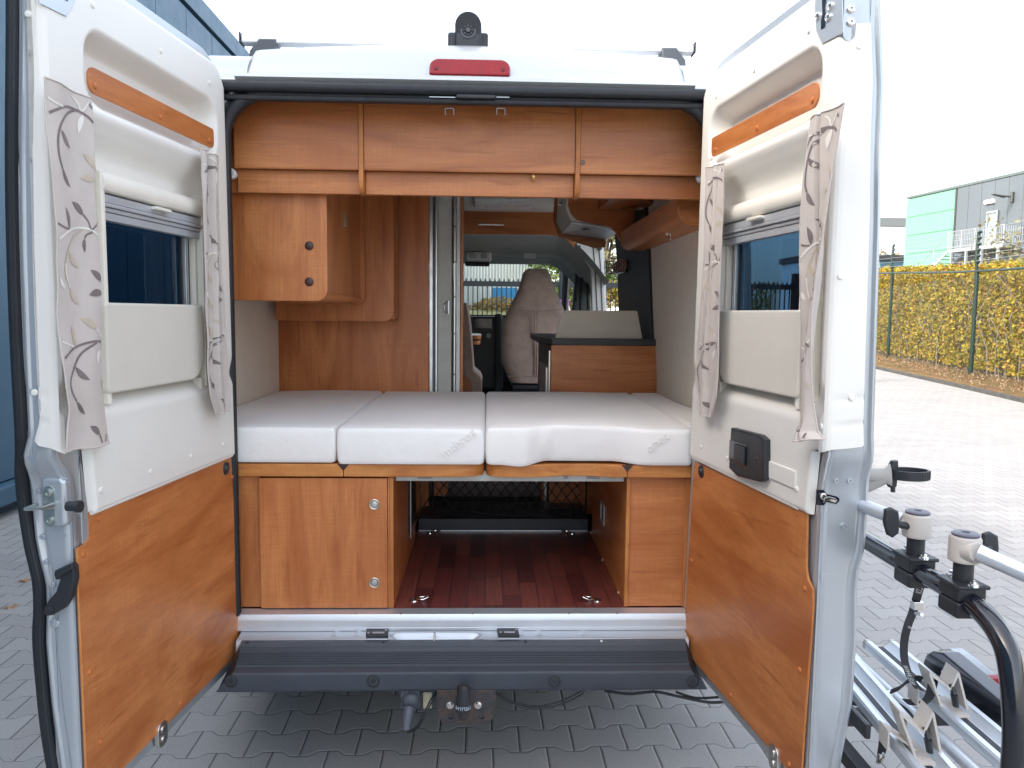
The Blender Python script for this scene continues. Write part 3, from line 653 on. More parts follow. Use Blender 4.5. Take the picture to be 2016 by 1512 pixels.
# ---- outer shell
def shell(q, side, y0, y1, z0=.42, ztop=None):
    cs = [(.985, .42), (.995, .9), (.99, 1.3), (.975, 1.75), (.945, 2.15), (.92, 2.24), (.88, 2.31), (.82, 2.35), (.5, 2.372), (0, 2.376)]
    cs = [c for c in cs if c[1] >= z0]; P = smooth_path([(a*side-.01, 0, b) for a, b in cs], 4)
    P2 = [p-V((side*.025*sm(2.44, 2.2, p.z), 0, .025*sm(2.2, 2.44, p.z))) for p in P]
    q.prism([V((p.x, y0, p.z)) for p in P]+[V((p.x, y0, p.z)) for p in P2[::-1]], (0, y1-y0, 0))
q = MB(); shell(q, -1, .075, 3.35); shell(q, 1, .075, 2.30); shell(q, 1, 3.28, 3.42); shell(q, 1, 2.302, 3.278, 2.2); shell(q, 1, 3.422, 4.0, 2.12); shell(q, -1, 3.352, 4.0, 2.12)
part('body_shell', q, WHITEP)
q = MB()
q.prism([(-.96, 4.0, 2.47), (.94, 4.0, 2.47), (.80, 4.35, 2.30), (-.82, 4.35, 2.30)], (0, 0, -.03), .01)
part('cab_roof', q, WHITEP)
q = MB(); q.prism([(-1.0, 5.02, 1.32), (-.95, 5.55, 1.1), (-.9, 5.8, .9), (-.9, 5.8, .45), (-1.0, 5.02, .45)], (1.96, 0, 0), .03, seg=3); q.box((-.99, 3.353, .45), (-.96, 5.0, 1.42), .01); q.box((.94, 3.423, .45), (.97, 5.0, 1.42), .01)
part('bonnet', q, WHITEP); q = MB(); q.box((-.95, 4.98, .5), (.93, 5.0, 1.5)); part('firewall', q, plain('black_firewall', (.015, .016, .018), .7))
# windscreen and its frame
q = MB(); q.add([(.955, 3.42, 1.42), (.955, 4.9, 1.42), (.90, 4.15, 2.12), (.93, 3.42, 2.12)], [(0, 1, 2, 3)]); q.add([(-.975, 3.35, 1.42), (-.975, 4.9, 1.42), (-.92, 4.15, 2.12), (-.95, 3.35, 2.12)], [(3, 2, 1, 0)]); part('cab_side_glass', q, GLASS_C)
q = MB(); q.add([(-.82, 5.0, 1.50), (.80, 5.0, 1.50), (.76, 4.25, 2.12), (-.78, 4.25, 2.12)], [(0, 1, 2, 3)]); part('windscreen', q, GLASS_C)
q = MB()
for sx in (-1, 1): q.tube([(sx*.83-.01, 5.0, 1.48), (sx*.80-.01, 4.6, 1.82), (sx*.78-.01, 4.22, 2.14)], .05, 8, sq=(1, .7))
q.box((-.8, 4.2, 2.10), (.78, 4.3, 2.2), .02); part('windscreen_frame', q, BLACKP)
# ---- rear face frame
q0, q1 = PY(461, 650, .02), PY(1384, 560, .02); zT = PY(920, 203, .0).z; zS = .605
XL, XR = q0.x, q1.x
def up_path(x0, x1, zt, r, Y, zb, seg=10):
    P = [(x0, Y, zb), (x0, Y, lerp(zb, zt-r, .5))]
    for k in range(seg+1): a = pi-.5*pi*k/seg; P.append((x0+r+r*cos(a), Y, zt-r+r*sin(a)))
    P.append(((x0+x1)/2, Y, zt))
    for k in range(seg+1): a = .5*pi-.5*pi*k/seg; P.append((x1-r+r*cos(a), Y, zt-r+r*sin(a)))
    P += [(x1, Y, lerp(zb, zt-r, .5)), (x1, Y, zb)]; return P
q = MB(); zr = PY(920, 163, -.03).z
hole = [V(p) for p in up_path(XL-.022, XR+.022, zT+.028, .15, 0, .50)]
q.prism([(-.99, .0, .50), (-1.0, .0, 2.0), (-.96, 0, 2.18), (-.93, .0, zr-.01), (.91, .0, zr-.01), (.94, 0, 2.18), (.98, .0, 2.0), (.97, .0, .50)][::-1], (0, .07, 0), 0, holes=[]) if False else None
out_ = [V((-.98, 0, .50)), V((-.97, 0, 1.4)), V((-.94, 0, 2.0)), V((-.925, 0, 2.2)), V((-.90, 0, zr-.012)), V((.88, 0, zr-.012)), V((.905, 0, 2.2)), V((.92, 0, 2.0)), V((.95, 0, 1.4)), V((.96, 0, .50))]
q.prism(out_+hole[::-1], (0, .07, 0), .004)
part('rear_door_frame', q, plain('silver_jamb', (.22, .25, .29), .3, .6, .5, .3))
q = MB(); q.tube(up_path(XL-.045, XR+.045, zT+.052, .17, -.006, .52), .012, 10, sq=(1, .9)); part('jamb_ridge', q, plain('silver_jamb_ridge', (.32, .36, .40), .28, .5, .5, .4))
q = MB(); q.tube(up_path(XL-.010, XR+.010, zT+.012, .135, -.014, .58), .0125, 12, sq=(1, 1.5), up=(0, 1, 0)); q.tube(up_path(XL-.012+.0, XR+.012, zT+.016, .14, .012, .58), .017, 12, sq=(1, 1), up=(0, 1, 0)); part('door_seal', q, RUBBER)
# header above the opening: black rubber bar, latch plates
q = MB(); yb = PY(920, 178, -.035).z
q.box((-.90, -.05, yb-.016), (.885, .0, yb+.016), .012, seg=3); q.box((-.88, -.03, yb-.040), (.865, -.001, yb-.022), .006)
part('header_rubber', q, RUBBER)
q = MB(); a = PY(898, 186, -.035); b = PY(976, 196, -.035); q.box((a.x, -.045, b.z), (b.x, -.028, a.z), .004); part('latch_plate', q, BLACKP)
q = MB()
for x0, x1 in ((845, 897), (977, 1003)): a = PY(x0, 191, -.03); b = PY(x1, 193, -.03); q.box((a.x, -.036, b.z-.001), (b.x, -.030, a.z+.001), .001)
part('guide_rail', q, SILVER)
# ---- roof rear cap
prof = [(zr-.004, -.02), (zr+.006, -.035), (zr+.02, -.030), (2.36, -.014), (2.40, .004), (2.44, .030), (2.475, .075), (2.50, .14), (2.517, .27), (2.525, .6), (2.53, 1.2), (2.53, 4.0)]
PS = [V((0, b, a)) for a, b in prof]
ZT_ = zr
def capz(x):   # drop of crown towards the sides
    return -.022*(x/.7)**2
def cap(u, v):
    x = lerp(-.735, .725, u); i = v*(len(PS)-1); k = min(int(i), len(PS)-2); p = PS[k].lerp(PS[k+1], i-k); ax = abs(x+.005)
    e = sm(.70, .73, ax); return V((x, p.y+.035*e*(v > .1)+.02*(ax/.73)**2*sm(.0, .5, v), p.z+capz(x)*sm(.05, .5, v)-.05*e*sm(.1, .5, v)))
q = MB(); q.grid(cap, 90, 44); part('roof_rear_cap', q, WHITEP, smooth=60)
zsd = PY(450, 107, .12).z
def side(sgn):
    q = MB()
    def f(u, v):
        ax = lerp(.705, .925, u); i = v*(len(PS)-1); k = min(int(i), len(PS)-2); p = PS[k].lerp(PS[k+1], i-k)
        t = (p.z-zr)/(2.515-zr); zz = lerp(zr-.004, zsd, min(1, t*1.15)); rd = max(0, ax-.85)/.075; zz = lerp(zz, min(zz, zr-.03), 1-sqrt(max(0, 1-rd*rd)) if rd < 1 else 1); return V((sgn*ax-.005, p.y+.022+.05*rd*rd, zz))
    q.grid(f, 24, 34, flip=sgn < 0); part('roof_corner', q, WHITEP, smooth=60)
side(-1); side(1)
# third brake light
a = PY(845, 137, -.02); b = PY(1004, 140, -.02); zb_, zt_ = PY(925, 153, -.02).z, PY(925, 121, .012).z
q = MB(); pts = rrect(a.x, b.x, 0, zt_-zb_, .022, 6, rs=(.010, .010, .03, .03)); nrm = V((0, -.87, .5)).normalized(); upv = V((0, .5, .87)).normalized()
o_ = V((0, -.020, zb_)); q.prism([o_+V((x, 0, 0))+upv*z*1.12 for x, z in pts], nrm*.014, .005, seg=3)
bl = part('brake_light', q, REDL)
q = MB()
for x in (a.x+.022, b.x-.022): c_ = o_+V((x, 0, 0))+upv*.022+nrm*.0145; q.lathe(c_, nrm, [(.0075, -.002), (.0065, .001), (.003, .001)], 12)
obj('lens_screw', q, plain('dark_red_screw', (.10, .01, .012), .3, .3), bl)
# reversing camera
q = MB(); a, b = PY(883, 94, .22), PY(961, 96, .22); zc = 2.492; q.box((a.x, .17, zc), (b.x, .30, PY(920, 73, .22).z), .008, seg=3); rc = part('reversing_camera', q, BLACKP)
q = MB(); c_ = PY(922, 60, .17); hw = (PY(948, 60, .17).x-PY(896, 60, .17).x)/2; top = PY(922, 34, .17).z; bot = zc+.002
pts = [(c_.x-hw*1.05, bot), (c_.x+hw*1.05, bot), (c_.x+hw, top-hw*.9)]+[(c_.x+hw*.93*cos(a_), top-hw*.9+hw*.93*sin(a_)) for a_ in [pi*k/12 for k in range(1, 12)]]+[(c_.x-hw, top-hw*.9)]
q.prism([(x, .155, z) for x, z in pts], (0, .13, .012), .010, seg=3)
q.tube([(c_.x, .15, top-hw*.80), (c_.x, .31, top+hw*.05)], hw*1.0, 24); obj('housing', q, BLACKP, rc)
q = MB(); cz = PY(922, 59, .15).z; q.lathe((c_.x, .155, cz), (0, -1, 0), [(hw*.58, -.004), (hw*.58, .003), (hw*.46, .003), (hw*.44, -.001)], 24)
for k in range(8): a_ = 2*pi*k/8; q.lathe((c_.x+cos(a_)*hw*.33, .153, cz+sin(a_)*hw*.33), (0, -1, 0), [(.003, 0), (.0025, .004)], 8)
q.lathe((c_.x, .153, cz), (0, -1, 0), [(hw*.2, 0), (hw*.18, .005), (hw*.08, .006)], 16); obj('lens', q, BLACKG, rc)
# roof bar
a, b = PY(477, 79, .5), PY(1364, 106, .5); zb_ = (a.z+b.z)/2+.002
q = MB(); q.box((a.x, .48, zb_-.010), (b.x, .53, zb_+.018), .006, seg=3); rb = part('roof_bar', q, plain('satin_aluminium_bar', (.84, .85, .86), .35, .5))
for (xa, xb, s_) in ((485, 547, 1), (1300, 1357, -1)):
    pa_, pb_ = PY(xa, 100, .5), PY(xb, 100, .5); lo, hi = (pa_.x, pb_.x)
    pts = [(lo, 2.44), (hi+.0, 2.47), (hi, zb_+.004), (lo+.055, zb_+.004), (lo+.02, zb_-.04)] if s_ > 0 else [(hi, 2.44), (lo, 2.47), (lo, zb_+.004), (hi-.055, zb_+.004), (hi-.02, zb_-.04)]
    q = MB(); q.prism([(x, .47, z) for x, z in pts], (0, .08, 0), .008, seg=3); obj('bar_foot', q, plain('grey_bar_foot', (.085, .095, .11), .45), rb)
for x in (a.x, b.x):
    q = MB(); s_ = -1 if x < 0 else 1; q.box((x, .476, zb_-.012), (x+s_*.006, .534, zb_+.028), .002); obj('end_cap', q, BLACKP, rb)

# ---- sill, step bumper
zs1 = PY(900, 1208, -.0).z; 
q = MB()
yy = [(-.002, zs1), (-.006, zs1+.001), (-.010, zs1-.006), (-.012, zs1-.018), (-.0135, zs1-.019), (-.0145, zs1-.042), (-.018, zs1-.044), (-.018, zs1-.052), (.05, zs1-.052), (.05, zs1)]
xl_, xr_ = PY(482, 1215, -.01).x, PY(1342, 1215, -.01).x
q.prism([(xl_-.03, a, b) for a, b in yy], (xr_-xl_+.06, 0, 0)); sill = part('sill_strip', q, ALUW, smooth=25)
q = MB()
for px_ in (535, 700, 790, 930, 1120, 1215): c_ = PY(px_, 1208, -.006); q.lathe((c_.x, -.004, zs1+.0005), (0, -.3, 1), [(.004, 0), (.003, .0015)], 10)
obj('sill_screw', q, CHROME, sill)
zsp0, zsp1 = zs1-.053, PY(900, 1252, -.05).z
def lip(u, v):
    x = lerp(xl_-.01, xr_+.01, u); c0 = PY(858, 1240, -.05).x; d = abs(x-c0); k = 1-sm(.105, .165, d)
    if v < .5: t = v/.5; y = -.014-.036*t; z = zsp0-.008*t-.012*k*sm(.3, 1, t)
    elif v < .8:
        t = (v-.5)/.3; a_ = t*pi/2; y = -.05-.026*sin(a_)-.022*k; z = zsp0-.008-.012*k-.022*(1-cos(a_))+.006*sin(a_*2)
    else: t = (v-.8)/.2; y = -.076-.022*k*(1-.3*t); z = zsp0-.030-.012*k-.03*t
    kk = k*.012*sm(.15, .45, v)*(1-sm(.5, .6, v)); rib = 0
    for xc in (660, 705, 1025, 1062, 1150): 
        rib += .002*(1-sm(.004, .010, abs(x-PY(xc, 1240, -.04).x)))*(1-sm(.42, .5, v))
    return V((x, y, z-kk+rib))
q = MB(); q.grid(lip, 220, 40, flip=False); ls = part('rear_sill_panel', q, SILVER, smooth=60)
for (xa, ya, xb, yb_) in ((722, 1231, 764, 1246), (980, 1229, 1021, 1244)):
    a, b = PY(xa, ya, -.025), PY(xb, yb_, -.045); q = MB(); q.box((a.x, -.062, zsp0-.002), (b.x, -.020, zsp0+.010), .002, T=lambda p: V((p.x-(p.y+.04)*.12, p.y, p.z-(p.y+.02)*-.15)))
    g = obj('rubber_buffer', q, BLACKP, ls)
    q = MB()
    for x, y in ((a.x+.010, -.050), (b.x-.008, -.030)): q.lathe((x, y, zsp0+.006), (0, -.1, 1), [(.0055, 0), (.005, .003), (.002, .003)], 12)
    q.box((a.x+.022, -.052, zsp0+.005), (b.x-.012, -.040, zsp0+.0075), .001)
    obj('buffer_screws', q, plain('buffer_metal', (.3, .3, .3), .35, .8), ls)
q = MB(); c_ = PY(855, 1250, -.075); zc = zsp0-.018; q.prism([(c_.x-.028, -.075, zc+.003), (c_.x, -.085, zc+.002), (c_.x+.028, -.075, zc+.003), (c_.x+.024, -.055, zc+.005), (c_.x-.024, -.055, zc+.005)], (0, 0, .003))
q.tube([(c_.x, -.058, zc+.005), (c_.x, -.058, zc+.028), (c_.x, -.074, zc+.028), (c_.x, -.078, zc+.005)], .003, 8)
for s_ in (-1, 1): q.lathe((c_.x+s_*.017, -.066, zc+.007), (0, 0, 1), [(.005, 0), (.004, .003)], 10)
obj('striker', q, CHROME, ls)
# bumper step: profile in (y,z)
zb0 = PY(900, 1272, -.09).z; yF = -.185; zF = PY(900, 1322, yF).z; zB = PY(900, 1362, yF).z
P = [(-.070, zb0+.014), (-.090, zb0+.013), (-.093, zb0+.002), (-.100, zb0-.002), (-.110, zb0-.010)]
n_ = 6; 
for i in range(n_):
    t = i/n_; y = lerp(-.110, -.162, t); z = lerp(zb0-.010, zF+.006, t); w = .082/n_; P += [(y-.001, z-.004), (y-.0022, z+.003), (y-.0046, z+.003), (y-.006, z-.005)]
P += [(-.164, zF+.004), (yF+.012, zF+.001), (yF+.003, zF-.003), (yF-.001, zF-.012), (yF-.001, zB+.01), (yF+.006, zB), (yF+.03, zB-.002), (-.07, zB+.01)]
xa, xb = PY(430, 1340, yF).x, PY(1388, 1340, yF).x; q = MB(); n = len(P); vs = []; fs = []
for xi, x in enumerate([xa, xa+.03]+[lerp(xa+.03, xb-.03, k/16) for k in range(1, 16)]+[xb-.03, xb]):
    for y, z in P:
        sh = .0
        if xi in (0,): sh = .02
        tz = max(0, min(1, (z-zB)/(zF-zB))); ex = [lerp(PY(423, 1362, yF).x, PY(459, 1322, yF).x, tz), lerp(PY(1394, 1360, yF).x, PY(1361, 1317, yF).x, tz)]; ww = lerp(ex[0], ex[1], (x-xa)/(xb-xa)); ww = ww*lerp(1, 1.01, sm(-.15, -.07, y)); vs.append((ww, y+.0015*noise.noise(V((x*3, z*5, 1))), z+.0012*noise.noise(V((x*4, y*9, 0)))))
for i in range(18):
    for k in range(n): fs.append((i*n+k, i*n+(k+1) % n, (i+1)*n+(k+1) % n, (i+1)*n+k))
fs += [tuple(range(n))[::-1], tuple(18*n+k for k in range(n))]
q.add(vs, fs); bp = part('rear_bumper_step', q, BUMPER, smooth=35)
for px_ in (455, 735, 1092, 1364):
    c_ = PY(px_, 1341, yF); q = MB(); q.lathe((c_.x, yF-.001, c_.z), (0, -1, 0), [(.021, -.003), (.021, .002), (.018, .003), (.015, .0025), (.013, -.0025), (.010, -.002), (.009, .001), (.003, .0015)], 24); obj('bumper_plug', q, BLACKP, bp)
q = MB()
for px_ in (487, 755, 1035): c_ = PY(px_, 1272, -.09); q.lathe((c_.x, -.087, zb0+.012), (0, -.1, 1), [(.0055, 0), (.005, .004), (.002, .004)], 12)
obj('bumper_screw', q, BLACKP, bp)
q = MB(); c_ = PY(1184, 1269, -.09); q.lathe((c_.x, -.087, zb0+.012), (0, -.1, 1), [(.0045, 0), (.004, .004), (.002, .005)], 12); obj('bumper_clip', q, WHITEC, bp)
# corner bumper pieces beyond
q = MB()
for s_, x0 in ((-1, xa), (1, xb)): q.box((s_*.80, .045, zB), (s_*.98, .35, zb0-.03), .03, seg=4)
part('bumper_corner', q, BUMPER)
q = MB(); q.box((-.95, .02, zB-.02), (.93, 4.4, .50), .02); part('underbody', q, BLACKP)
# wheels (they would show from the side)
for x in (-.93, .93):
    for y in (1.15, 4.35):
        s_ = 1 if x > 0 else -1; q = MB(); q.lathe((x-s_*.11, y, .34), (s_, 0, 0), [(.2, 0), (.33, .01), (.34, .04), (.34, .18), (.33, .21), (.21, .215)], 28); w_ = part('wheel', q, RUBBER)
        q = MB(); q.lathe((x-s_*.11, y, .34), (s_, 0, 0), [(.205, .05), (.21, .2), (.19, .205), (.10, .17), (.05, .19)], 28); obj('rim', q, SILVER, w_)
# ---- tow hitch
tb = PY(910, 1395, -.20)
q = MB(); a, b = PY(863, 1362, -.2), PY(972, 1428, -.2); c_x = (a.x+b.x)/2; hw = (b.x-a.x)/2
q.prism([(c_x-hw, -.19, a.z), (c_x+hw, -.19, a.z), (c_x+hw*1.02, -.19, b.z+.03), (c_x+hw*.85, -.19, b.z), (c_x-hw*.85, -.19, b.z), (c_x-hw*1.02, -.19, b.z+.03)], (0, .012, 0), .003, holes=[[(c_x+s_*hw*.56+.008*cos(k*pi/6), -.19, PY(865, 1413, -.19).z+.007*sin(k*pi/6)) for k in range(12)] for s_ in (-1, 1)])
for s_ in (-1, 1): q.prism([(c_x+s_*hw, -.188, a.z), (c_x+s_*(hw+.006), -.188, a.z), (c_x+s_*(hw+.006), -.188, b.z+.03), (c_x+s_*hw, -.188, b.z+.03)], (0, .12, 0), .002)
q.box((c_x-hw*.8, -.12, b.z+.02), (c_x+hw*.8, -.05, a.z), .01); q.box((c_x-.7, -.02, a.z-.01), (c_x+.7, .05, a.z+.06), .01)
hit = part('tow_hitch', q, RUST)
q = MB(); YBL = -.27; zc = PY(912, 1392, YBL).z; zt2 = PY(912, 1346, YBL).z; bx = PY(912, 1390, YBL).x
q.lathe((bx, YBL, zc-.012), (0, 0, 1), [(.018, 0), (.0235, .002), (.0245, .006), (.024, .026), (.0215, .045), (.019, zt2-zc), (.015, zt2-zc+.009), (.005, zt2-zc+.013)], 28)
bc = obj('ball_cover', q, BLACKP, hit)
q = MB(); word = 'THULLETT'
for i, ch in enumerate(word):
    a_ = radians(-62+i*124/(len(word)-1)); r_ = .0246; o = V((bx+r_*sin(a_), YBL-r_*cos(a_), zc+.006)); text_mb(q, ch, o, (-cos(a_), -sin(a_), 0), (0, 0, -1), .015, .0003)
obj('cover_lettering', q, plain('pale_blue_print', (.5, .6, .7), .5), hit, smooth=0)
q = MB(); q.tube(smooth_path([(bx, -.19, zc-.035), (bx, -.25, zc-.04), (bx, YBL+.012, zc-.032), (bx, YBL, zc-.008)], 5), .014, 14); obj('ball_neck', q, RUST, hit)
for px_ in (886, 941):
    c_ = PY(px_, 1391, -.2); q = MB(); pts = [(c_.x+.0095*cos(k*pi/3+.3), -.192, c_.z+.0095*sin(k*pi/3+.3)) for k in range(6)]; q.prism(pts, (0, -.009, 0), .0012); q.lathe((c_.x, -.19, c_.z), (0, -1, 0), [(.0125, -.001), (.012, .0025)], 20); obj('bolt', q, CHROME, hit)
# socket and cable under the bumper
q = MB(); c_ = PY(808, 1383, -.17); q.lathe((c_.x, -.15, c_.z), (0, -1, -.1), [(.030, -.03), (.032, .0), (.030, .012), (.020, .022), (.006, .026)], 24); q.box((c_.x-.035, -.16, c_.z-.03), (c_.x+.03, -.13, c_.z+.04), .008)
q.tube([V((c_.x-.003, -.185, c_.z-.01)), V((c_.x-.006, -.21, c_.z-.035)), V((c_.x-.008, -.225, c_.z-.062))], [.017, .018, .013], 16)
obj('trailer_socket', q, plain('scuffed_grey_plastic', (.075, .085, .105), .5, var=.25, vs=40), van)
q = MB()
for o_ in (0, .007):
    q.tube(smooth_path([(c_.x-.004+o_, -.228, c_.z-.068), (c_.x+.025+o_, -.235, c_.z-.045), (c_.x+.05+o_, -.225, c_.z-.002), (c_.x+.075+o_, -.18, c_.z+.028), (c_.x+.12, -.1, c_.z+.04)], 6), .0032, 6)
a_ = [PY(975, 1362, -.12), PY(1010, 1382, -.13), PY(1060, 1390, -.13), PY(1110, 1378, -.12), PY(1145, 1360, -.1)]
part('socket_cable', q, RUBBER); q = MB(); q.tube(smooth_path(a_, 6), .0025, 6); part('wiring_cable', q, RUBBER); q = MB(); q.tube(smooth_path([p+V((.006, -.004, -.007)) for p in a_], 6), .0025, 6); part('wiring_cable', q, RUBBER); q = MB()
a_ = [PY(1190, 1360, -.1), PY(1240, 1366, -.1), PY(1290, 1362, -.1), PY(1340, 1372, -.12), PY(1400, 1383, -.15), PY(1450, 1378, -.15)]
q.tube(smooth_path(a_, 6), .0045, 6); part('wiring_cable', q, RUBBER); q = MB(); a_ = [PY(1330, 1362, -.1), PY(1370, 1374, -.12), PY(1420, 1372, -.15)]; q.tube(smooth_path(a_, 6), .004, 6)
part('wiring_cable', q, RUBBER)
q = MB(); a, b = PY(833, 1363, -.1), PY(850, 1395, -.1); q.box((a.x, -.1, b.z), (b.x, -.095, a.z), .001); part('paper_tag', q, plain('cream_label', (.62, .58, .42), .6, var=.15, vs=60))

# ---- interior shell
FZ = .577
q = MB(); q.box((-.95, .05, FZ-.03), (.93, 1.0, FZ), 0); part('load_floor', q, PLANK)
q = MB(); q.box((-.95, 1.003, FZ-.03), (.93, 4.6, FZ), 0); part('cab_floor', q, plain('dark_floor_mat', (.03, .03, .035), .7))
q = MB(); wl_ = -.955
q.prism([(wl_, .075, FZ), (wl_, .075, 2.0), (-.90, .075, 2.22), (-.85, .075, 2.30), (-.862, .075, 2.30), (-.912, .075, 2.22), (wl_-.008, .075, 2.0), (wl_-.008, .075, FZ)], (0, 1.185, 0)); part('left_lining', q, WALLF)
def rwx(z): return interp([(.6, .93), (1.25, .93), (1.96, .885), (2.42, .84)], z)
q = MB(); q.prism([(rwx(z), .075, z) for z in (FZ, 1.25, 1.96, 2.30)]+[(rwx(z)+.012, .075, z) for z in (2.30, 1.96, 1.25, FZ)], (0, 1.275, 0)); part('right_lining', q, WALLF)
q = MB(); q.box((-.86, .075, 2.33), (.84, 3.35, 2.34)); part('ceiling_lining', q, CEIL)
# dark board cladding on right wall behind the kitchen
q = MB(); q.prism([(rwx(z)-.004, 1.352, z) for z in (1.0, 1.25, 1.96, 2.30)]+[(rwx(z)+.03, 1.352, z) for z in (2.30, 1.96, 1.25, 1.0)], (0, 1.0, 0), .003)
q.prism([(rwx(z)-.016, 1.36, z) for z in (1.0, 1.25, 1.96, 2.3)]+[(rwx(z)-.006, 1.36, z) for z in (2.3, 1.96, 1.25, 1.0)], (0, .33, 0), .002)
part('window_surround_board', q, CHAR)
# left cab and living area side: dark backdrop
q = MB(); q.box((-.97, 1.5, FZ), (-.955, 3.3, 2.2)); part('left_side_wall', q, HEADL)
q = MB(); q.box((.93, 1.36, FZ), (.96, 2.3, 1.5)); q.box((.93, 3.3, FZ), (.938, 4.0, 1.40)); part('right_side_wall', q, HEADL)

# ---- lintel cupboards over the rear door
YC = .12
def fp(x, y, Y=YC): return PY(x, y, Y)
zu0, zu1 = fp(900, 336).z, zT+.03; zl0 = fp(900, 385, .15).z
xd1, xd2 = fp(711, 270).x, fp(1138, 270).x
lc = obj('lintel_cupboard', MB().box((-.86, .172, zl0+.002), (.85, .19, 2.30)).box((-.86, .1895, zu0+.03), (.85, .50, zu0+.045)), WX, van)
for nm, x0, x1 in (('l', XL-.02, xd1-.009), ('m', xd1+.009, xd2-.009), ('r', xd2+.009, XR+.02)):
    q = MB(); q.box((x0, YC, zu0), (x1, YC+.018, zu1), .0012, seg=1); obj('flap', q, WX, lc)
    q = MB(); q.box((x0, YC+.034, zl0), (x1, YC+.050, zu0-.001), .0012, seg=1); q.box((x0, YC+.001, zu0-.0025), (x1, YC+.017, zu0-.0003)); obj('fascia', q, WX, lc)
for xd in (xd1, xd2):
    pts = [(YC-.008, zu1), (YC-.008, zu0), (YC-.012, zu0-.02), (YC-.010, zl0+.02), (YC-.002, zl0+.002), (YC+.01, zl0-.004), (YC+.05, zl0-.004), (YC+.05, zu1)]
    q = MB(); q.prism([(xd-.008, y, z) for y, z in pts], (.016, 0, 0), .002); obj('divider', q, WEZ, lc)
for x in (885, 986):
    c_ = fp(x, 217, YC-.004); q = MB(); q.tube(smooth_path([(c_.x-.014, YC, c_.z-.014), (c_.x-.014, YC-.012, c_.z), (c_.x-.010, YC-.014, c_.z+.004), (c_.x+.010, YC-.014, c_.z+.004), (c_.x+.014, YC-.012, c_.z), (c_.x+.014, YC, c_.z-.014)], 4), .003, 8); obj('hook', q, STEELB, lc)
c_ = fp(1050, 342, YC+.02); q = MB(); q.lathe((c_.x, YC+.034, zu0-.010), (0, -1, -.35), [(.003, 0), (.003, .012), (.007, .016), (.008, .020), (.004, .023)], 16); q.cyl((c_.x, YC+.02, zu0), (c_.x, YC+.02, zu0-.016), .0028); obj('brass_knob', q, plain('brass', (.65, .42, .14), .25, .9), lc)
c_ = fp(1147, 320); q = MB(); q.lathe((c_.x, YC, c_.z), (0, -1, 0), [(.009, -.001), (.009, .001), (.006, .002)], 16); obj('screw_cap', q, plain('grey_brown_cap', (.16, .10, .08), .4), lc)
for x, y in ((459, 342), (1376, 350)):
    c_ = fp(x, y, YC+.02); q = MB(); q.lathe((c_.x-.006 if x < 900 else c_.x+.008, YC+.03, c_.z), (0, -1, 0), [(.018, 0), (.018, .018), (.014, .022)], 20); obj('white_bracket', q, WHITEC, lc)

# ---- left overhead cupboards
q = MB(); a = PY(641, 400, .2); b = PY(645, 593, .2); zc = b.z
q.prism([(x, .2, z) for x, z in rrect(-.87, b.x, zc, 2.30, .035, 6, rs=(0, .04, 0, 0))], (0, .018, 0), .002)
c1 = obj('wall_cupboard', q, WZ, van)
q = MB(); q.box((-.87, .219, zc+.030), (b.x-.016, .995, 2.30), 0); obj('cupboard_side', q, WZ, c1)
q = MB(); q.box((-.87, .219, zc+.005), (b.x-.035, 1.0, zc+.028), 0)
Q = [(b.x-.036, zc+.005), (b.x-.02, zc+.008), (b.x-.010, zc+.017), (b.x-.006, zc+.028), (b.x-.036, zc+.028)]; q.prism([(x, .219, z) for x, z in Q], (0, .782, 0)); obj('cupboard_base', q, WY, c1)
q = MB(); q.prism([(x, 1.0, z) for x, z in rrect(-.87, b.x+.004, zc+.0, 2.30, .035, 6, rs=(0, .04, 0, 0))], (0, .016, 0), .002); obj('back_panel', q, WZ, c1)
for py_ in (484, 555): c_ = PY(609, py_, .2); q = MB(); q.lathe((c_.x, .2, c_.z), (0, -1, 0), [(.0155, -.001), (.0155, .002), (.012, .005), (.005, .0065)], 24); obj('brown_cap', q, BROWNC, c1)
q = MB()
for y in (.62, .66): q.cyl((b.x-.013, y, 1.95), (b.x-.013, y, 2.00), .003, 8); 
q.box((b.x-.0165, .61, 1.944), (b.x-.010, .67, 1.950)); obj('bolt_latch', q, STEELB, c1)
q = MB(); a = PY(775, 500, 1.05); b2 = PY(776, 633, 1.05); q.prism([(x, 1.05, z) for x, z in rrect(PY(542, 600, 1.05).x, a.x, b2.z, 2.30, .03, 6, rs=(0, .045, 0, 0))], (0, .018, 0), .002)
c2 = obj('wardrobe_panel', q, WZ, van)
q = MB(); q.box((-.89, 1.069, b2.z+.012), (a.x-.0, 1.24, 2.30), 0); obj('panel_side', q, WZ, c2)
q = MB(); q.cyl((a.x+.003, 1.16, 1.95), (a.x+.003, 1.16, 2.02), .0025, 8); obj('slim_bolt', q, STEELB, c2)
# partition
YP = 1.25
q = MB(); q.prism([(wl_, YP, FZ), (PY(844, 600, YP).x, YP, FZ), (PY(844, 600, YP).x, YP, 2.32), (-.84, YP, 2.32), (-.90, YP, 2.22), (wl_, YP, 2.0)], (0, .02, 0), .001); part('partition_wall', q, WZ)
def vb(name, x0, x1, mt, Y, d=.03, bev=.003, z0=1.0, z1=2.32, par=None):
    q = MB(); a, b = PY(x0, 600, Y), PY(x1, 600, Y); q.box((a.x, Y, z0), (b.x, Y+d, z1), bev); return obj(name, q, mt, par or van)
wd = vb('washroom_door_frame', 845, 852, ALU, 1.245, .05)
vb('frame_profile', 852.5, 856, plain('dark_grey_profile', (.16, .18, .20), .4, .4), 1.255, .04, par=wd); vb('frame_profile', 856.5, 861, ALU, 1.24, .04, par=wd)
wdo = vb('washroom_door', 862, 889, plain('pale_door_panel', (.50, .52, .48), .5, vs=20), 1.27, .02)
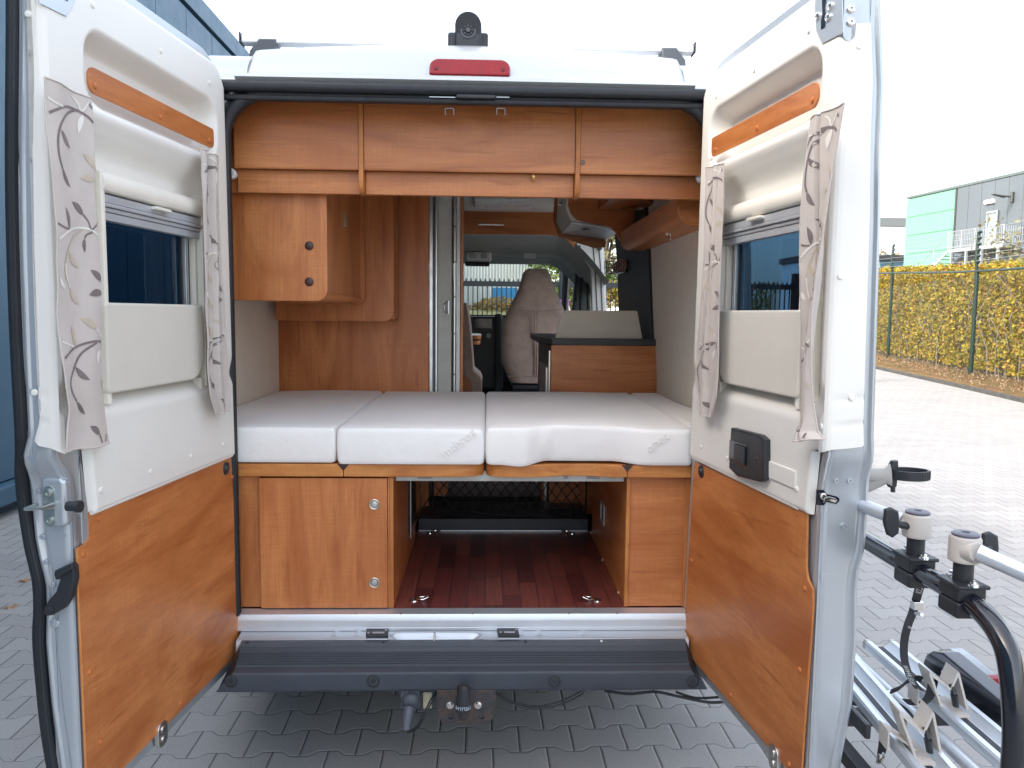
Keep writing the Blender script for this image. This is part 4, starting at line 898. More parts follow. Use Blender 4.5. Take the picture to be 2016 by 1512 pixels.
vb('door_edge', 889.5, 892, plain('dark_grey_edge', (.10, .11, .12), .4, .3), 1.262, .03, par=wdo); 
vb('jamb_profile', 893, 897, ALU, 1.245, .04, par=wd); vb('jamb_profile', 898, 906, plain('pale_jamb', (.55, .58, .58), .4, .3), 1.25, .06, par=wd)
vb('jamb_edge', 906.5, 912, WZ, 1.25, .05, par=wd)
q = MB(); c_ = PY(880, 605, 1.26); q.tube(smooth_path([(c_.x+.006, 1.262, c_.z+.03), (c_.x-.010, 1.245, c_.z+.018), (c_.x-.012, 1.24, c_.z), (c_.x-.010, 1.245, c_.z-.018), (c_.x+.006, 1.262, c_.z-.03)], 4), .004, 8); q.box((c_.x+.003, 1.255, c_.z-.034), (c_.x+.013, 1.268, c_.z+.034), .003); obj('door_pull', q, ALU, wdo)
q = MB()
for z in (1.3, 1.5, 1.68, 1.85, 2.02): c_ = PY(895, 600, 1.245); q.lathe((c_.x, 1.244, z), (0, -1, 0), [(.004, 0), (.003, .002)], 8)
obj('frame_screw', q, CHAR, wd)
# ---- bed base cabinets under the bed
YB = .055
zBt = PY(900, 939, .04).z; za = FZ+.004
xl0, xl1, xl2, xl3 = PY(470, 1000, YB).x, PY(513, 1000, YB).x, PY(768, 1000, YB).x, PY(775, 1000, YB).x
q = MB(); q.box((xl0-.02, YB+.004, za), (xl1-.002, YB+.02, zBt-.004), .001); cb = obj('left_bed_cabinet', q, WZ, van); q = MB(); q.box((xl2-.006, YB-.004, za), (xl3, YB+.8, zBt-.004), .001); obj('side_panel', q, WZ, cb)
q = MB(); q.box((xl1, YB-.014, za+.002), (xl2-.008, YB+.002, zBt-.006), .0015); cdoor = obj('cabinet_door', q, WZ, cb)
q = MB(); q.box((xl2-.0065, YB-.0075, za), (xl2-.001, YB-.0045, zBt-.004)); q.box((xl2+.001, YB-.0075, za), (xl3-.0005, YB-.0045, zBt-.004)); obj('edge_band', q, WEZ, cb)
for py_ in (993, 1147):
    c_ = PY(737, py_, YB-.014); q = MB(); q.lathe((c_.x, YB-.014, c_.z), (0, -1, 0), [(.0185, -.001), (.0185, .003), (.0165, .0045), (.0135, .004), (.0125, .0015), (.0115, .003), (.0105, .0055), (.004, .0065)], 32); obj('push_knob', q, STEELB, cb)
q = MB(); q.box((xl0-.02, YB+.024, za), (xl2-.01, YB+.85, zBt-.03)); obj('carcass', q, WY, cb)
# black grille on the inner side of the left cabinet
q = MB(); gy0, gy1 = .55, .80; gx = xl3+.004
q.box((gx-.003, gy0, .70), (gx+.004, gy1, 1.00), .002); obj('vent_panel', q, BLACKP, cb)
q = MB(); q.tube([(gx+.006, gy0, .68), (gx+.006, gy0, 1.0), (gx+.03, gy0+.1, .95), (gx+.03, gy1-.05, .75), (gx+.006, gy1, .68)], .002, 6, closed=True); obj('wire_guard', q, STEELB, cb)
xr0, xr1 = PY(1233, 1000, YB).x, PY(1241, 1000, YB).x; xr2 = PY(1352, 1000, YB).x+.03
q = MB(); q.box((xr1-.0, YB+.004, za), (xr2, YB+.02, zBt-.004), .001); cr = obj('right_bed_cabinet', q, WX, van)
q = MB(); q.box((xr0+.002, YB+.02, za), (xr1+.002, YB+.85, zBt-.004), .001); obj('side_panel', q, WY, cr)
q = MB(); q.box((xr0, YB-.002, za), (xr1-.001, YB+.018, zBt-.004), .0015); obj('edge_band', q, WEZ, cr)
q = MB(); q.box((PY(1349, 1000, YB-.004).x, YB-.006, za), (xr2, YB+.003, zBt-.004), .001); obj('corner_strip', q, WZ, cr)
q = MB(); gx = xr0+.001; c_ = PX(1188, 1010, gx); q.prism([(gx, c_.y+a_, c_.z+b_) for a_, b_ in rrect(-.05, .05, -.045, .045, .012)], (-.008, 0, 0), .003, holes=[[(gx, c_.y+a_, c_.z+b_) for a_, b_ in rrect(-.034, .034, -.03, .03, .006)]]); sk = obj('socket_plate', q, plain('grey_socket', (.42, .40, .38), .4), cr)
q = MB(); q.box((gx-.002, c_.y-.033, c_.z-.029), (gx+.0, c_.y+.033, c_.z+.029)); obj('socket_insert', q, BLACKP, cr)
q = MB()
for x_, y_ in ((1163, 1049), (1186, 1102), (1217, 1167)): c_ = PX(x_, y_, gx); q.lathe(c_, (-1, 0, 0), [(.007, -.001), (.007, .002), (.004, .003)], 14)
obj('white_cap', q, plain('beige_cap', (.55, .42, .3), .4), cr)
# plinth at the far end of the load floor
yp = PZ(1000, 1046, FZ).y; zp_ = PY(1000, 1022, yp).z
q = MB(); q.box((xl3+.002, yp, FZ+.002), (xr0-.002, yp+.35, zp_), .003); pl_ = part('floor_step', q, plain('dark_grey_step', (.035, .042, .055), .5))
q = MB(); q.box((xl3+.002, yp-.006, FZ+.001), (xr0-.002, yp-.0005, FZ+.006), .0005); obj('step_trim', q, ALU, pl_)
q = MB(); q.box((xl3-.3, 1.7, FZ), (xr0+.3, 1.72, 1.05)); part('bulkhead', q, plain('dark_bulkhead', (.22, .19, .20), .7))
q = MB(); q.box((.36, 1.45, FZ), (.60, 1.47, 1.04)); part('dinette_base', q, WZ); q = MB(); q.box((-.2, 1.3, FZ+.1), (-.13, 1.34, 1.04)); part('dinette_leg', q, WZ)
q = MB(); q.tube(smooth_path([(-.10, 1.4, 1.0), (-.09, 1.4, .86), (-.12, 1.4, .80), (-.2, 1.4, .79)], 5), .010, 8); q.tube([(.33, 1.42, 1.02), (.33, 1.42, .72)], .008, 8); part('seat_rail', q, plain('pale_tube', (.4, .42, .44), .4, .5))
# aluminium cross rail under the bed front
q = MB(); a, b = PY(780, 934, .10), PY(1232, 945, .10); q.box((xl3+.003, .09, b.z-.004), (xr0-.003, .115, PY(1000, 926, .1).z), .002); rl = part('bed_rail', q, plain('pale_aluminium_rail', (.50, .52, .50), .5, .3, .5, 0, .12, 12))
q = MB()
for xa_, xb_, mt in ((1110, 1118, 0), (1155, 1180, 0), (822, 850, 0)): a, b = PY(xa_, 930, .089), PY(xb_, 945, .089); q.box((a.x, .083, a.z-.022), (b.x, .0895, a.z+.006), .001)
obj('rail_clip', q, plain('grey_clip', (.30, .32, .34), .5), rl)
# lashing rings on floor
for px_, py_, s_ in ((825, 1180, 1), (1166, 1180, -1), (853, 1048, 1), (1120, 1049, -1)):
    c_ = PZ(px_, py_, FZ+.004); q = MB(); k_ = 1.45 if py_ > 1100 else 1.3
    q.lathe((c_.x-s_*.012*k_, c_.y, FZ), (0, 0, 1), [(.012*k_, 0), (.011*k_, .004), (.005, .005)], 16)
    R_ = [(c_.x+s_*(.010*k_+.016*k_*cos(t)), c_.y+.004+.010*k_*sin(t), FZ+.007+.008*max(0, cos(t))) for t in [2*pi*i/20 for i in range(20)]]; q.tube(R_, .0026, 8, closed=True); part('lashing_ring', q, CHROME)

# ---- bed boards (wooden edges) and mattresses
zb1 = PY(900, 915, .02).z
X2 = PY(675, 927, .02).x; X3 = PY(953, 927, .0).x; X3b = PY(956, 927, 0).x; X4 = PY(1236, 930, .02).x
def board(pts, label=None): q = MB(); q.prism([(x, y, zBt+.001) for x, y in pts], (0, 0, zb1-zBt-.002), .004, seg=2); return part('bed_board', q, WE)
board([(wl_+.003, .03), (X2-.0015, .03), (X2-.0015, 1.22), (wl_+.003, 1.22)])
board([(X2+.0015, .03), (X3-.12, .03), (X3-.07, .032), (X3-.03, .042), (X3-.005, .065), (X3, .09), (X3, 1.22), (X2+.0015, 1.22)])
board([(X3b, .09), (X3b+.006, .06), (X3b+.03, .038), (X3b+.07, .028), (X3b+.14, .024), (X3b+.20, .035), (X3b+.27, .055), (X3b+.35, .055), (X3b+.42, .04), (X4-.05, .03), (X4-.0015, .03), (X4-.0015, 1.22), (X3b, 1.22)])
board([(X4+.0015, .03), (.925, .03), (.925, 1.22), (X4+.0015, 1.22)])
for X_ in (X2, X4):
    q = MB(); q.prism([(X_-.02, .028, zb1-.001), (X_+.02, .028, zb1-.001), (X_+.002, .028, zb1-.022), (X_-.002, .028, zb1-.022)], (0, .02, 0)); part('board_hinge', q, BROWNC)
def mattress(x0f, x1f, x0b, x1b, y0, y1, z0, z1, label, seed, cr=(0, 0), txt=None, dent=None, group='white mattress pieces on the bed'):
    b = bmesh.new(); bmesh.ops.create_cube(b, size=1); bmesh.ops.bevel(b, geom=b.edges[:], offset=.16, segments=5, affect='EDGES', profile=.6) if False else None
    b.free(); q = MB(); nx, ny, nzz = 60, 44, 16; r = .019
    def S(a, bb, c):      # a,bb,c in 0..1 on the box surface -> rounded soft box
        x0 = lerp(x0f, x0b, bb); x1 = lerp(x1f, x1b, bb); X = lerp(x0, x1, a); Y = lerp(y0, y1, bb); Z = lerp(z0, z1, c)
        lx, ly, lz = x0+r, y0+r, z0+r*.7; hx, hy, hz_ = x1-r, y1-r, z1-r
        k = V((min(max(X, lx), hx), min(max(Y, ly), hy), min(max(Z, lz), hz_))); d = V((X, Y, Z))-k
        if d.length > 1e-6: p = k+d.normalized()*min(r, max(abs(d.x), abs(d.y), abs(d.z)))
        else: p = k
        n_ = noise.noise(V((p.x*3+seed, p.y*3, p.z*3)))
        p.z += (.006*n_+.003*sin(a*pi)*sin(bb*pi))*c
        p.y -= .004*sin(c*pi)*sm(.2, 0, bb)*(1+.5*n_)
        p.x += (.004*sin(c*pi))*(1 if a > .9 else -1 if a < .1 else 0)
        if dent: p = dent(p, a, bb, c)
        return p
    q.grid(lambda u, v: S(u, 0, v), nx, nzz); q.grid(lambda u, v: S(u, 1, v), nx, nzz, flip=True)
    q.grid(lambda u, v: S(0, u, v), ny, nzz, flip=True); q.grid(lambda u, v: S(1, u, v), ny, nzz)
    q.grid(lambda u, v: S(u, v, 1), nx, ny); q.grid(lambda u, v: S(u, v, 0), nx, ny, flip=True)
    if txt:
        for (t_, px_, py_, ang, sz) in txt:
            c_ = PY(px_, py_, y0-.006); text_mb(q, t_, (c_.x, y0-.0065, c_.z), (cos(ang), 0, sin(ang)), (-sin(ang), 0, cos(ang)), sz, .0013)
    return obj('mattress', q, MATT, label=label, cat='mattress', group=group, smooth=50)
zm0 = zb1+.001; zm1 = PY(900, 838, .05).z
s1 = PY(662, 880, .02).x; s2 = PY(955, 880, .02).x; s3f = PY(1363, 860, .04).x; s3b = PY(1240, 772, 1.2).x
mattress(wl_+.004, s1-.003, wl_+.004, s1-.003, .03, 1.235, zm0, zm1-.002, 'white mattress piece farthest left, against the cream side wall', 1)
mattress(s1+.002, s2-.003, s1+.002, s2-.003, .015, 1.24, zm0-.002, zm1, 'white mattress piece second from the left, ending at the middle seam', 5, txt=[('mthros', 903, 872, radians(38), .046)])
def dent3(p, a, bb, c):
    f = sm(.35, 0, bb); x = a
    p.y += .035*f*(sm(.18, .30, x)*(1-sm(.62, .80, x)))*(1-.3*c)
    p.z += .008*f*(1-c)*(sm(.2, .3, x)*(1-sm(.6, .75, x)))+.006*c*f*sm(.2, .35, x)*(1-sm(.6, .8, x))-.006*f*(1-c)*(sm(.06, .16, x)*(1-sm(.16, .24, x)))
    p.y -= .008*f*c*(1-c)*4*(1-sm(.0, .05, abs(x-.285)))
    return p
mattress(s2+.003, s3f-.002, s2+.003, s3b-.002, .012, 1.245, zm0-.002, zm1+.002, 'wide creased white mattress piece right of the middle seam', 9, txt=[('onec', 1294, 870, radians(38), .046)], dent=dent3)
mattress(s3f+.004, .925, s3b+.003, .922, .03, 1.235, zm0, zm1-.002, 'narrow white mattress piece farthest right, against the cream side wall', 14)

# ---- kitchen unit
YK = 1.32
ka, kb_ = PY(1085, 720, YK), PY(1297, 720, YK); zw0, zw1 = PY(1190, 680, YK-.01).z, PY(1190, 667, YK-.01).z
q = MB(); q.box((ka.x, YK, FZ), (min(kb_.x, .928), YK+.018, zw0-.001), .001); kit = obj('kitchen_unit', q, WX, van)
q = MB(); q.box((ka.x-.0, YK+.02, FZ), (.925, 2.3, zw0-.004), .004); obj('carcass', q, plain('dark_unit_front', (.09, .07, .06), .5), kit)
q = MB(); q.box((ka.x-.012, YK+.004, 1.0), (ka.x-.003, YK+.05, zw0-.03), .002); q.box((ka.x-.02, YK+.09, FZ), (ka.x-.002, 1.9, zw0-.12), .003); obj('side_trim', q, STEELB, kit)
wt = [(PY(1087, 668, YK-.012).x, YK-.012), (.935, YK-.012), (.935, 2.32), (ka.x-.05, 2.32), (ka.x-.05, YK+.12)]
q = MB(); q.prism([(x, y, zw0) for x, y in wt], (0, 0, zw1-zw0), .003); obj('worktop', q, CHAR, kit)
f0, f1, f2, f3 = PY(1093, 667, YK+.06), PY(1265, 667, YK+.06), PY(1255, 612, YK+.06), PY(1108, 611, YK+.06)
q = MB(); q.prism([f0, f1, f2+V((.0, 0, -.004)), f2+V((-.006, 0, 0)), f3+V((.016, 0, 0)), f3+V((.004, 0, -.008)), f3.lerp(f0, .3)+V((-.002, 0, 0))], (0, .014, 0), .002); obj('hob_lid', q, plain('cream_lacquer', (.62, .58, .48), .4, vs=3), kit)
# ---- kitchen overhead locker with curved end panel, hood
q = MB(); pts = [(1132, 372), (1119, 388), (1119, 404), (1124, 420), (1134, 431), (1150, 437), (1180, 442), (1203, 447), (1213, 455), (1220, 470), (1230, 482), (1240, 488), (1250, 490), (1250, 372)]
pp = [PY(x, y, 1.49) for x, y in pts]; zc_ = 2.325
pp = [V((p.x, p.y, min(p.z, zc_))) for p in pp]; q.prism(pp, (0, .018, 0), .002); ol = obj('kitchen_locker', q, WX, van)
q = MB(); pts = [(1204, 450), (1213, 458), (1220, 472), (1230, 484), (1240, 490), (1248, 490)]
q.tube([PY(x, y, 1.487) for x, y in pts], .0035, 6); obj('panel_edge', q, WE, ol)
hx0, hx1 = PY(1112, 420, 1.55).x, .80; hz0 = PY(1160, 440, 1.51).z
q = MB(); q.prism([(hx0+.03, 1.51, hz0), (.76, 1.51, hz0-.035), (.76, 2.05, hz0-.035), (hx0+.03, 2.05, hz0)], (0, 0, .012), .002); obj('locker_underside', q, ALU, ol)
q = MB(); q.prism([(hx0+.03, 1.51, hz0+.012), (hx0, 1.51, hz0+.07), (hx0+.01, 1.51, 2.32), (.8, 1.51, 2.32), (.76, 1.51, hz0-.02)], (0, .55, 0), .006); obj('locker_body', q, CREAM, ol)
q = MB(); q.prism([(hx0+.015, 2.055, hz0-.015), (hx0-.02, 2.055, hz0+.08), (hx0-.01, 2.055, 2.32), (.8, 2.055, 2.32), (.76, 2.055, hz0-.075), (.70, 2.055, hz0-.08)], (0, .018, 0), .003); obj('far_end_panel', q, WX, ol)
q = MB(); q.cyl((hx0-.004, 1.60, hz0+.15), (hx0-.022, 1.60, hz0+.15), .018, 16); q.box((hx0-.03, 1.575, hz0+.10), (hx0-.012, 1.625, hz0+.145), .004); obj('push_lock', q, CHROME, ol)
q = MB(); q.box((.58, 1.62, hz0-.016), (.66, 1.70, hz0+.0), .004); obj('hood_switch', q, BLACKP, ol)
q = MB(); q.box((.55, 1.80, hz0-.010), (.63, 1.83, hz0+.0), .002); obj('hood_lamp', q, WHITEC, ol)
# shelf with lamp under the rear ceiling (right)
zL = 2.14; q = MB(); pts = [(1172, 419), (1208, 386), (1236, 386), (1296, 402)]
pl = [PZ(x, y, zL) for x, y in pts]; pl = [pl[0], pl[1], pl[2], V((.87, pl[3].y, zL)), V((.87, 1.485, zL)), V((pl[0].x, 1.485, zL))]
q.prism(pl, (0, 0, .02), .003); lsx = obj('corner_locker', q, WX, van)
q = MB(); q.prism([p+V((.012, .012, .02)) for p in pl], (0, 0, .165), .003); obj('locker_front', q, WX, lsx)
c_ = PZ(1264, 411, zL); q = MB(); q.lathe((c_.x, c_.y, zL), (0, 0, -1), [(.034, -.001), (.034, .005), (.027, .006), (.024, .002)], 24); obj('spot_lamp', q, STEELB, lsx)
q = MB(); q.lathe((c_.x, c_.y, zL-.002), (0, 0, -1), [(.022, 0), (.018, .003), (.006, .003)], 20); obj('lamp_lens', q, plain('lamp_glass', (.6, .55, .45), .2), lsx)
q = MB(); c_ = PZ(1228, 431, zL)
for i in range(5): q.lathe((c_.x-.05+.022*i, c_.y+.02*((i*7) % 3), zL), (0, 0, -1), [(.011, 0), (.010, .018), (.004, .02)], 12)
obj('knob_row', q, STEELB, lsx)
q = MB(); a, b = PY(1240, 380, .45), PY(1345, 413, .45)
q.prism([(.66, .22, 2.29), (.66, 1.0, 2.29), (.872, 1.0, 2.12), (.872, .22, 2.12)], (0, 0, .012)); part('sloping_side_lining', q, CEIL)
# long shelf along right wall
zs0 = PY(1366, 437, .22).z; q = MB()
def trough(y): return [(rwx(zs0)-.001, y, zs0), (.80, y, zs0), (.772, y, zs0+.008), (.757, y, zs0+.028), (.752, y, zs0+.095), (.764, y, zs0+.095), (.770, y, zs0+.035), (.782, y, zs0+.020), (.80, y, zs0+.014), (rwx(zs0)-.001, y, zs0+.014)]
q.prism(trough(.24), (0, 1.24, 0)); shf = obj('side_shelf', q, WY, van)
q = MB(); q.prism([(x, .222, z) for x, z in [(.742, zl0+.01), (.742, zs0+.05), (.748, zs0+.022), (.765, zs0-.0), (.79, zs0-.008), (.91, zs0-.008), (.89, zl0+.01)]], (0, .017, 0), .002); obj('shelf_end', q, WX, shf)
q = MB(); q.tube([(.7415, .221, zl0+.01), (.7415, .221, zs0+.05), (.748, .221, zs0+.022), (.765, .221, zs0-.001), (.79, .221, zs0-.0085), (.9, .221, zs0-.0085)], .004, 6); obj('shelf_end_edge', q, WE, shf)
q = MB(); yh = .62; q.lathe((.80, yh, zs0), (0, 0, -1), [(.012, 0), (.011, .003)], 14); q.tube([(.80, yh, zs0-.002), (.795, yh-.008, zs0-.018), (.80, yh-.014, zs0-.026)], .003, 6); q.tube([(.81, yh, zs0-.002), (.815, yh-.008, zs0-.018), (.81, yh-.014, zs0-.026)], .003, 6); obj('coat_hook', q, CHROME, shf)
# ---- cab seen through the aisle
YO = 3.05
a, b = PY(905, 470, YO), PY(1131, 470, YO); q = MB(); q.prism([PY(905, 461, YO), PY(1080, 462, YO), PY(1105, 466, YO), PY(1118, 474, YO), PY(1131, 488, YO), V((b.x, YO, 2.33)), V((a.x, YO, 2.33))], (0, .02, 0), .002); oc = obj('cab_locker', q, WX, van)
q = MB(); h0, h1 = PY(941, 442, YO-.02), PY(992, 443, YO-.02); q.box((h0.x, YO-.026, h0.z-.006), (h1.x, YO-.016, h0.z+.006), .003); q.box((h0.x, YO-.018, h0.z-.005), (h0.x+.01, YO, h0.z+.005)); q.box((h1.x-.01, YO-.018, h0.z-.005), (h1.x, YO, h0.z+.005)); obj('bar_handle', q, CHROME, oc)
q = MB(); a1, b1 = PY(1101, 440, YO-.001), PY(1102.5, 470, YO-.001); q.box((a1.x, YO-.0015, 2.17), (b1.x, YO-.0005, 2.325)); obj('flap_gap', q, CHAR, oc)
q = MB(); a1, b1 = PY(935, 384, 2.6), PY(1050, 384, 2.6); q.box((a1.x, 2.3, 2.31), (b1.x, 2.8, 2.329), .008); part('roof_light', q, WHITEC)
# headliner over the cab
zo = PY(1000, 463, YO+.03).z
q = MB(); hp = [(YO+.025, zo-.002), (3.35, zo-.03), (3.7, zo-.07), (4.0, 2.10), (4.22, PY(1000, 520, 4.22).z)]
def hlf(u, v):
    i = v*(len(hp)-1); k = min(int(i), len(hp)-2); t = i-k; y = lerp(hp[k][0], hp[k+1][0], t); z = lerp(hp[k][1], hp[k+1][1], t); x = lerp(-.95, .95, u); e = max(0, abs(x)-.60); return V((x, y, z-1.3*e**1.5*1.2-.02*sm(.4, .5, v)*(1-sm(.7, .8, v))*(1 if abs(x) < .85 else 0)))
q.grid(hlf, 60, 30); part('cab_headliner', q, HEADL, smooth=50)
q = MB(); a1, b1 = PY(918, 508, 3.7), PY(968, 512, 3.7); q.box((a1.x, 3.62, PY(940, 515, 3.7).z), (b1.x, 3.78, PY(940, 497, 3.7).z), .02, seg=3); ml = part('map_light', q, PILLAR)
q = MB()
for px_ in (931, 953): c_ = PY(px_, 505, 3.62); q.lathe((c_.x, 3.622, c_.z), (0, -1, -.3), [(.028, -.01), (.028, .004), (.02, .006)], 18)
obj('lamp_lens', q, plain('grey_lens', (.3, .32, .33), .2), ml)
q = MB(); c_ = PY(940, 521, 3.75); q.box((c_.x-.10, 3.72, c_.z-.012), (c_.x+.10, 3.8, c_.z+.02), .012, seg=3); part('rear_view_mirror', q, BLACKP)
q = MB(); a1, b1 = PY(1032, 498, 3.5), PY(1055, 509, 3.5); q.box((a1.x, 3.498, b1.z), (b1.x, 3.50, a1.z)); part('airbag_sticker', q, plain('grey_white_sticker', (.4, .42, .42), .5, var=.3, vs=90))
# B pillar and door frame, right side of the cab
q = MB(); pts = [(1132, 462), (1176, 468), (1184, 474), (1193, 612), (1196, 760), (1175, 760), (1166, 612), (1164, 530), (1155, 515), (1145, 503), (1137, 490)]
q.prism([PY(x, y, 3.25) for x, y in pts], (0, .06, 0), .006, seg=3); bpil = obj('side_pillar', q, PILLAR, van)
q = MB()
for (x0, y0_, x1, y1_) in ((1166, 470, 1176, 612), (1178, 475, 1186, 612)):
    q.tube([PY(x0, y0_, 3.245), PY((x0+x1)/2, 520, 3.245), PY(x1, y1_, 3.245)], .0035, 5)
q.lathe(PY(1141, 485, 3.25), (0, -1, 0), [(.008, 0), (.007, .002)], 12)
obj('pillar_groove', q, CHAR, bpil)
q = MB(); pts = [(1134, 520), (1141, 508), (1152, 512), (1160, 530), (1163, 612), (1163, 700), (1128, 700), (1131, 612)]
q.prism([PY(x, y, 3.9) for x, y in pts], (0, .03, 0), .004); part('door_pillar', q, plain('dark_grey_pillar', (.10, .105, .10), .6))
q = MB(); q.tube(smooth_path([PY(1143, 612, 3.8), PY(1144, 560, 3.8), PY(1150, 528, 3.8), PY(1156, 540, 3.8), PY(1158, 612, 3.8)], 5), .012, 8); part('window_rubber', q, RUBBER)
q = MB(); q.tube([PY(1128, 613, 3.88), PY(1133, 560, 3.88), PY(1135, 522, 3.88)], .02, 6, sq=(1, .5)); q.box(PY(1128, 586, 3.86), PY(1136, 594, 3.84), .004); part('windscreen_trim', q, BLACKP)
q = MB(); a_ = PY(1178, 478, 3.2); q.box((a_.x, 3.2, a_.z-.05), (a_.x+.03, 3.28, a_.z+.03), .006); part('door_catch', q, BLACKP)
# dashboard
q = MB(); zd = PY(950, 620, 4.15).z; q.prism([(-.9, 4.2, zd), (-.9, 5.0, zd-.05), (-.9, 5.0, 1.1), (-.9, 4.35, 1.0), (-.9, 4.28, zd-.12)], (1.8, 0, 0), .03, seg=3); ds = part('dashboard', q, BLACKP)
q = MB(); a1, b1 = PY(924, 622, 4.1), PY(991, 700, 4.1); q.box((a1.x, 4.1, .95), (b1.x, 4.4, a1.z), .02, seg=3); obj('centre_console', q, plain('console_plastic', (.05, .055, .06), .4), ds)
q = MB(); a1, b1 = PY(934, 627, 4.09), PY(969, 647, 4.09); q.box((a1.x, 4.09, b1.z), (b1.x, 4.10, a1.z), .003); obj('radio', q, plain('radio_glass', (.045, .055, .065), .12), ds)
q = MB()
for px_ in (941, 962): c_ = PY(px_, 661, 4.1); q.lathe((c_.x, 4.097, c_.z), (0, -1, 0), [(.022, 0), (.022, .008), (.017, .009), (.016, .003), (.004, .003)], 20)
obj('dial', q, plain('dial_ring', (.45, .46, .48), .3), ds)
q = MB(); c_ = PY(950, 680, 4.09); q.box((c_.x-.02, 4.088, c_.z-.006), (c_.x+.0, 4.10, c_.z+.006)); obj('hazard_button', q, REDL, ds)
q = MB(); a1, b1 = PY(974, 617, 4.05), PY(987, 760, 4.05); q.box((a1.x, 4.05, .8), (b1.x, 4.12, a1.z), .02, seg=3); obj('dash_upright', q, BLACKP, ds)
# driver seat
YS = 3.35
rows = [(527, 1043, 1074), (530, 1036, 1080), (538, 1030, 1086), (552, 1026.5, 1089), (575, 1019, 1098), (595, 1008, 1107), (608, 1001, 1112), (635, 990, 1118), (680, 987, 1122), (715, 988, 1122), (738, 998, 1116), (752, 1004, 1110)]
q = MB(); vs = []; fs = []; seg = 28; rws = []
for k in range(len(rows)-1):
    for j in range(4): t = j/4; rws.append([lerp(rows[k][i], rows[k+1][i], t) for i in range(3)])
rws.append(list(rows[-1]))
for i, (y, x0, x1) in enumerate(rws):
    a1, b1 = PY(x0, y, YS+.12), PY(x1, y, YS+.12); cx = (a1.x+b1.x)/2; hw = (b1.x-a1.x)/2; dep = .035+.06*sm(0, 14, i)
    for k in range(seg):
        w = 2*pi*k/seg; c, s_ = cos(w), sin(w); vs.append((cx+hw*abs(c)**.6*(1 if c > 0 else -1), YS+.12+dep*abs(s_)**.7*(1 if s_ > 0 else -1)+.12*sm(1.2, 2.0, a1.z), a1.z))
for i in range(len(rws)-1):
    for k in range(seg): k2 = (k+1) % seg; fs.append((i*seg+k, i*seg+k2, (i+1)*seg+k2, (i+1)*seg+k))
fs += [tuple(range(seg)), tuple((len(rws)-1)*seg+k for k in range(seg))[::-1]]; q.add(vs, fs); st = obj('driver_seat', q, SEATF, van, smooth=60)
q = MB()
for px_ in (1053.2, 1057.6):
    q.tube([PY(px_, 612, YS+.03), PY(px_, 660, YS+.02), PY(px_-.5, 740, YS+.02)], .0045, 6)
q.tube([PY(1003, 608, YS+.06), PY(1030, 611, YS+.035), PY(1055, 612, YS+.03), PY(1085, 611, YS+.035), PY(1108, 608, YS+.06)], .0035, 6); q.tube([PY(1000, 741, YS+.05), PY(1055, 741, YS+.015), PY(1110, 741, YS+.05)], .004, 6)
obj('seat_seam', q, SEATL, st)
q = MB(); z_ = PY(1050, 758, YS).z; xs_ = PY(1008, 758, YS).x; q.box((xs_, YS+.02, z_-.05), (xs_+.5, YS+.5, z_-.0), .02); q.box((xs_-.02, YS-.02, z_-.09), (xs_+.5, YS, z_-.065), .004); obj('seat_frame', q, BLACKP, st)
q = MB(); q.cyl((xs_+.0, YS-.03, z_-.075), (xs_+.24, YS-.03, z_-.075), .008, 8); obj('seat_rail', q, ALU, st)
# dinette bench and table edge at the left of the aisle
q = MB(); X0 = PY(911, 600, 1.9).x; pts = [(911, 595), (917, 596), (921, 612), (925, 640), (929, 690), (932, 730), (945, 742), (949, 752), (948, 790), (911, 790)]
q.prism([PY(x, y, 2.1) for x, y in pts], (0, .45, 0), .015, seg=3); part('bench_cushion', q, SEATF)
q = MB(); pts = [(911, 738), (926, 746), (930, 760), (930, 800), (911, 800)]; q.prism([PY(x, y, 1.95) for x, y in pts], (0, .04, 0), .004); part('bench_side', q, WX)
for i, (ya, yb2, xe) in enumerate(((660, 668, 947), (671, 679, 945))):
    a1, b1 = PY(912, ya, 2.7), PY(xe, yb2, 2.7); q = MB(); q.prism([(x, y, b1.z) for x, y in rrect(a1.x-.5, b1.x, 2.7, 3.2, .05)], (0, 0, a1.z-b1.z), .006); part('table_top', q, WE if i else WX)

# ================================================================== loose things inside
# cargo net
YN = yp+.04; q = MB(); x0n, x1n = PY(852, 980, YN).x, PY(1155, 980, YN).x; z1n = zb1-.05; z0n = PY(1000, 1012, YN).z
def netp(a, b):
    sag = .012*sin(a*pi*3); w = lerp(.9, 1.0, b); x = lerp(x0n, x1n, a); x = (x-(x0n+x1n)/2)*lerp(1.0, 1.0, b)+(x0n+x1n)/2; return V((x, YN+.01*sin(a*9)+.02*(1-b), lerp(z0n, z1n, b)+sag*(1-b)*.8))
nn = 15
for i in range(-6, nn+1):
    for s_ in (1, -1):
        pts = []
        for k in range(13):
            b = k/12; a = (i+6.2*b*1.0)/nn if s_ > 0 else (i+6.2*(1-b))/nn
            if -.001 <= a <= 1.001: pts.append(netp(a, b)+V((.004*sin(k*1.7+i), 0, .003*sin(k*2.1+i*1.3))))
        if len(pts) > 1: q.tube(pts, .0023, 5)
q.tube([netp(k/20, 0) for k in range(21)], .005, 6); q.tube([netp(0, k/10) for k in range(11)], .004, 6); q.tube([netp(1, k/10) for k in range(11)], .004, 6)
q.tube(smooth_path([netp(0, .25), (x0n-.07, YN-.0, z0n+.0), (x0n-.09, YN-.02, FZ+.03)], 5), .003, 6)
R = random.Random(4)
for c0 in (.16, .82):
    for i in range(26):
        p = netp(c0+R.gauss(0, .045), 0)+V((0, -.01, 0)); q.tube(smooth_path([p+V((R.gauss(0, .012), R.gauss(0, .008), R.gauss(-.008, .010))) for _ in range(4)], 3), .0022, 4)
